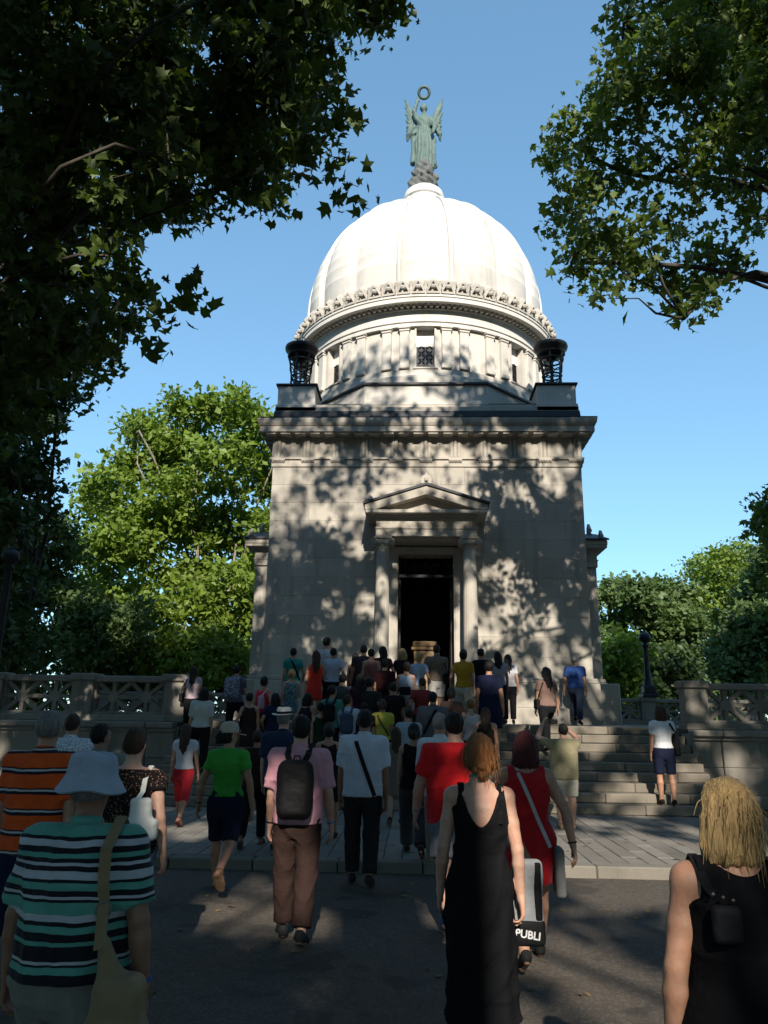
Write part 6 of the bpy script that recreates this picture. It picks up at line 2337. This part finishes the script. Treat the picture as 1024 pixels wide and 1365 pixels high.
p = person('person in dark brown vest between the green top and the navy shirt', 340, 985, 10.4, Hh=1.55, skin='dark', hair='black', style='short', legs=WALK_R, top_g=dict(hem=.5, mat=cloth((.035, .022, .018)), sleeve=.6), bottom=dict(mat=K), foot='sandal', shoes=(.1, .06, .04), res=0.019, group=GR, sex='f')

# --- visitors on the stairs and before the front
def vis(label, px, top, Hh, sex, hair, style, col, low='trousers', lowcol=(.012, .012, .014), hem=None, kind_='tee', sleeve=.55, legs=STAND, build=1.0, skin='mid', pattern=None, y=None, **kw):
    mt = cloth(col, pattern=pattern) if pattern else cloth(col)
    bot = None
    tg = dict(kind=kind_, hem=.52, sleeve=sleeve if kind_ != 'tank' else 0, mat=mt, ease=.018)
    if kind_ == 'tank':
        tg.update(neck=.81, a=5, strap=.125)
    if low == 'dress':
        tg.update(name='dress', hem=hem or .33, flare=[(hem or .33, .20, .17), (.45, .19, .155), (.53, .185, .14), (.58, .165, .115)])
    else:
        h = {'trousers': .06, 'shorts': .33, 'capri': .2}[low]
        bot = dict(mat=cloth(lowcol), hem=h, name=low if low != 'capri' else 'cropped_trousers', ease=.018)
    r = random.Random(int(px * 13 + top * 7))
    if 'arms' not in kw:
        kw['arms'] = tuple(r.choice(((9, 3, 12), (12, -6, 18), (7, 10, 60), (22, -16, 75), (8, 14, 85), (12, 2, 30), (9, -3, 8))) for _ in range(2))
    kw.setdefault('face', r.uniform(-24, 24))
    kw.setdefault('head_yaw', r.uniform(-38, 38))
    kw.setdefault('head_pitch', r.uniform(-6, 12))
    if legs is STAND:
        legs = r.choice((STAND, ((6, 4), (-4, 3)), ((-3, 3), (10, 16)), CLIMB_L, ((2, 2), (4, 14))))
    return person(label, px, top, y, Hh, sex, build * r.uniform(.97, 1.08), skin, hair, style, legs=legs, top_g=tg, bottom=bot, res=0.024, group=GR, **kw)


p = vis('person in teal top with a dark strap beside the wall', 390, 865, 1.70, 'f', 'black', 'short', (.02, .20, .17), lowcol=(.1, .06, .05))
cross_strap(p, -1, .16, .55 * p.H - p.low).build('strap', K, p.root)
vis('tall person in white top standing nearest the wall', 435, 851, 1.80, 'm', 'black', 'short', (.45, .43, .46), y=18.2)
vis('person with long dark hair and bright red dress on the stairs', 420, 869, 1.72, 'f', 'brown', 'long', (.60, .035, .022), 'dress', hem=.36, kind_='tank', y=16.72)
vis('person in light blue top next to the bright red dress', 444, 865, 1.72, 'f', 'black', 'short', (.38, .43, .55), y=17.3)
p = vis('person with fair bare shoulders and teal patterned top', 388, 893, 1.62, 'f', 'blonde', 'bun', (.02, .09, .12), 'dress', kind_='tank', pattern=checks((.2, .28, .3), 40), skin='fair')
p = vis('person in pink sleeveless top with a pale pink bag', 350, 903, 1.62, 'f', 'black', 'bun', (.62, .03, .06), kind_='tank', legs=CLIMB_L)
shoulder_bag(p, 'pale pink bag on the pink sleeveless top', 1, cloth((.6, .4, .45)), (.03, .09, .13), .66, off=-.09, yoff=-.16)
p = vis('person with a blue patterned backpack by the leafy gap', 314, 888, 1.68, 'f', 'black', 'short', (.1, .1, .14), legs=CLIMB_R)
backpack(p, 'blue and white patterned backpack by the leafy gap', cloth((.05, .06, .14), pattern=checks((.28, .28, .34), 34)), w=.16, d=.08, h=.23, zc=.70, res=0.017)
vis('person in white shirt and black trousers climbing beside the pier', 268, 918, 1.66, 'f', 'black', 'bob', (.45, .47, .45), legs=CLIMB_L, sleeve=.9)
p = vis('person in pale pink top with dark bag against the balustrade pier', 255, 902, 1.64, 'f', 'black', 'long', (.42, .33, .36), legs=STAND, y=16.4)
shoulder_bag(p, 'dark bag of the pale pink top', -1, BLACKBAG, (.04, .10, .09), .55)
vis('person in black sleeveless dress with a hair bun on the stairs', 474, 872, 1.66, 'f', 'black', 'bun', (.014, .012, .014), 'dress', kind_='tank')
vis('person in dusky rose sleeveless top next to the dark doorway', 495, 866, 1.68, 'f', 'black', 'short', (.20, .085, .08), kind_='tank', lowcol=(.05, .045, .04), y=17.4)
vis('person with only dark hair showing beside the doorway column', 484, 861, 1.72, 'm', 'black', 'short', (.05, .04, .045), y=18.6)
vis('person in dark maroon blouse beside the column base', 510, 863, 1.70, 'f', 'black', 'long', (.06, .018, .02), y=18.3)
p = vis('person in maroon top with a maroon backpack', 513, 880, 1.66, 'f', 'black', 'short', (.05, .014, .016))
backpack(p, 'dark maroon backpack facing the path', cloth((.045, .014, .016)), w=.13, d=.07, h=.2, zc=.70, res=0.017)
p = vis('person in pale blue top with a black waist bag', 541, 884, 1.66, 'f', 'brown', 'bun', (.45, .52, .62), 'shorts', (.45, .42, .42), kind_='tank', skin='fair')
o = carried('waist_bag', 'black waist bag on the pale blue top', 'bag', p)
sdf_part(Field().box((0, back_y(p, 0, .62 * p.H - p.low) - .03, .62 * p.H - p.low), (.12, .045, .085), .03, .01), 'bag_body', BLACKBAG, o, .013)
MB().tube([(.165 * math.cos(t), .125 * math.sin(t), .63 * p.H - p.low) for t in np.linspace(0, 6.28, 20)], .012, 5).build('belt', BLACKBAG, o)
vis('blond person in light blue top and tan trousers before the door', 558, 872, 1.68, 'f', 'blonde', 'short', (.34, .40, .52), 'trousers', (.22, .17, .13), y=17.6)
vis('blond person in black facing the door beside the column', 537, 866, 1.68, 'f', 'blonde', 'bob', (.02, .02, .02), y=18.5)
p = vis('person in brown shirt and white shorts at the doorway', 582, 861, 1.76, 'm', 'brown', 'short', (.17, .13, .095), 'shorts', (.50, .48, .44), kind_='shirt', sleeve=.85, build=1.05)
shoulder_bag(p, 'dark shoulder bag of the brown shirt', 1, BLACKBAG, (.045, .10, .12), .56, off=-.05, yoff=-.15)
vis('person in mustard yellow top and beige shorts at the doorway', 618, 867, 1.70, 'f', 'black', 'bun', (.42, .235, .02), 'shorts', (.46, .42, .35), y=16.72)
vis('person in black T-shirt next to the mustard yellow top', 643, 866, 1.72, 'm', 'black', 'short', (.014, .014, .018))
vis('person in pale lilac top behind the navy dress', 664, 870, 1.70, 'f', 'black', 'long', (.30, .29, .36), y=17.7)
vis('person in loose navy dress with bare calves', 653, 882, 1.72, 'f', 'black', 'short', (.014, .018, .045), 'dress', hem=.30, build=1.12, y=15.95)
vis('person with very long hair, white top and black trousers', 678, 874, 1.70, 'f', 'black', 'long', (.46, .45, .48))
p = vis('person in brown top holding hands with the blue shirt', 729, 891, 1.62, 'f', 'black', 'long', (.19, .115, .095), legs=CLIMB_R, arms=((10, 2, 12), (16, -2, 8)))
shoulder_bag(p, 'black bag hanging beside the brown top', -1, BLACKBAG, (.04, .09, .10), .55)
vis('person in royal blue shirt and dark jeans holding a hand', 767, 876, 1.78, 'm', 'grey', 'crop', (.022, .06, .21), lowcol=(.02, .03, .06), legs=CLIMB_L, build=1.06, arms=((16, -2, 8), (11, -3, 10)), sleeve=.65)
p = vis('person in sea green top with a dark backpack', 442, 915, 1.66, 'f', 'black', 'short', (.06, .20, .17))
backpack(p, 'dark backpack on the sea green top', BLACKBAG, w=.12, d=.06, h=.18, zc=.69, res=0.017)
p = vis('person in white and blue shirt carrying a blue rucksack', 463, 928, 1.70, 'm', 'brown', 'short', (.42, .46, .56), legs=CLIMB_L, kind_='shirt', sleeve=.9)
backpack(p, 'slate blue rucksack on the white and blue shirt', cloth((.05, .07, .12)), w=.13, d=.06, h=.2, zc=.68, res=0.017)
p = vis('person in lemon yellow top with a brown strap', 510, 934, 1.64, 'f', 'brown', 'pony', (.48, .42, .06), legs=CLIMB_R)
cross_strap(p, -1, .15, .58 * p.H - p.low, .035).build('strap', cloth((.10, .06, .03)), p.root)
p = vis('person in grey shirt with black crossbody strap on the stairs', 577, 924, 1.74, 'm', 'black', 'short', (.10, .10, .115), kind_='shirt', build=1.1, sleeve=.8)
cross_strap(p, 1, -.17, .56 * p.H - p.low, .045).build('strap', K, p.root)
vis('small person in light blue shirt with dark hair below the waist bag', 545, 946, 1.55, 'm', 'black', 'short', (.28, .34, .40))
vis('person with reddish hair and white sleeveless top', 628, 934, 1.64, 'f', 'copper', 'short', (.50, .45, .46), kind_='tank', skin='fair')
vis('person in black dress between the fedora and the sea green top', 408, 925, 1.62, 'f', 'black', 'bob', (.016, .018, .03), 'dress', kind_='tank')
vis('person in charcoal shirt below the black dress with a hair bun', 492, 905, 1.60, 'm', 'black', 'short', (.03, .028, .03), 'trousers', y=15.6)

for (lab, px, tp, hh, sx, hr, stl, cl, lw) in (
        ('person in black jacket just below the maroon backpack', 524, 912, 1.64, 'm', 'black', 'short', (.014, .013, .015), 'trousers'),
        ('person in deep plum top below the dusky rose top', 480, 900, 1.62, 'f', 'black', 'long', (.05, .016, .03), 'trousers'),
        ('person in dark green dress below the bright red dress', 428, 938, 1.60, 'f', 'black', 'short', (.012, .03, .022), 'dress'),
        ('person in brown top below the navy dress', 602, 918, 1.62, 'f', 'brown', 'pony', (.07, .04, .03), 'trousers'),
        ('person in faded black shirt beside the lemon yellow top', 485, 938, 1.62, 'm', 'black', 'short', (.022, .02, .022), 'trousers'),
        ('person in dark blue top under the pink sleeveless top', 366, 925, 1.62, 'f', 'black', 'bob', (.014, .02, .05), 'trousers'),
        ('person in dim red top beside the grey crossbody shirt', 562, 905, 1.62, 'f', 'brown', 'short', (.22, .03, .03), 'trousers'),
        ('person in dark brown sleeveless dress before the patterned backpack', 332, 925, 1.60, 'f', 'black', 'short', (.03, .02, .018), 'dress'),
        ('person in slate top behind the white and blue shirt', 455, 900, 1.64, 'm', 'black', 'crop', (.05, .055, .065), 'trousers'),
        ('person with chestnut hair in black beside the white sleeveless top', 648, 945, 1.60, 'f', 'brown', 'long', (.018, .016, .016), 'dress')):
    vis(lab, px, tp, hh, sx, hr, stl, cl, lw, kind_='tank' if lw == 'dress' else 'tee')
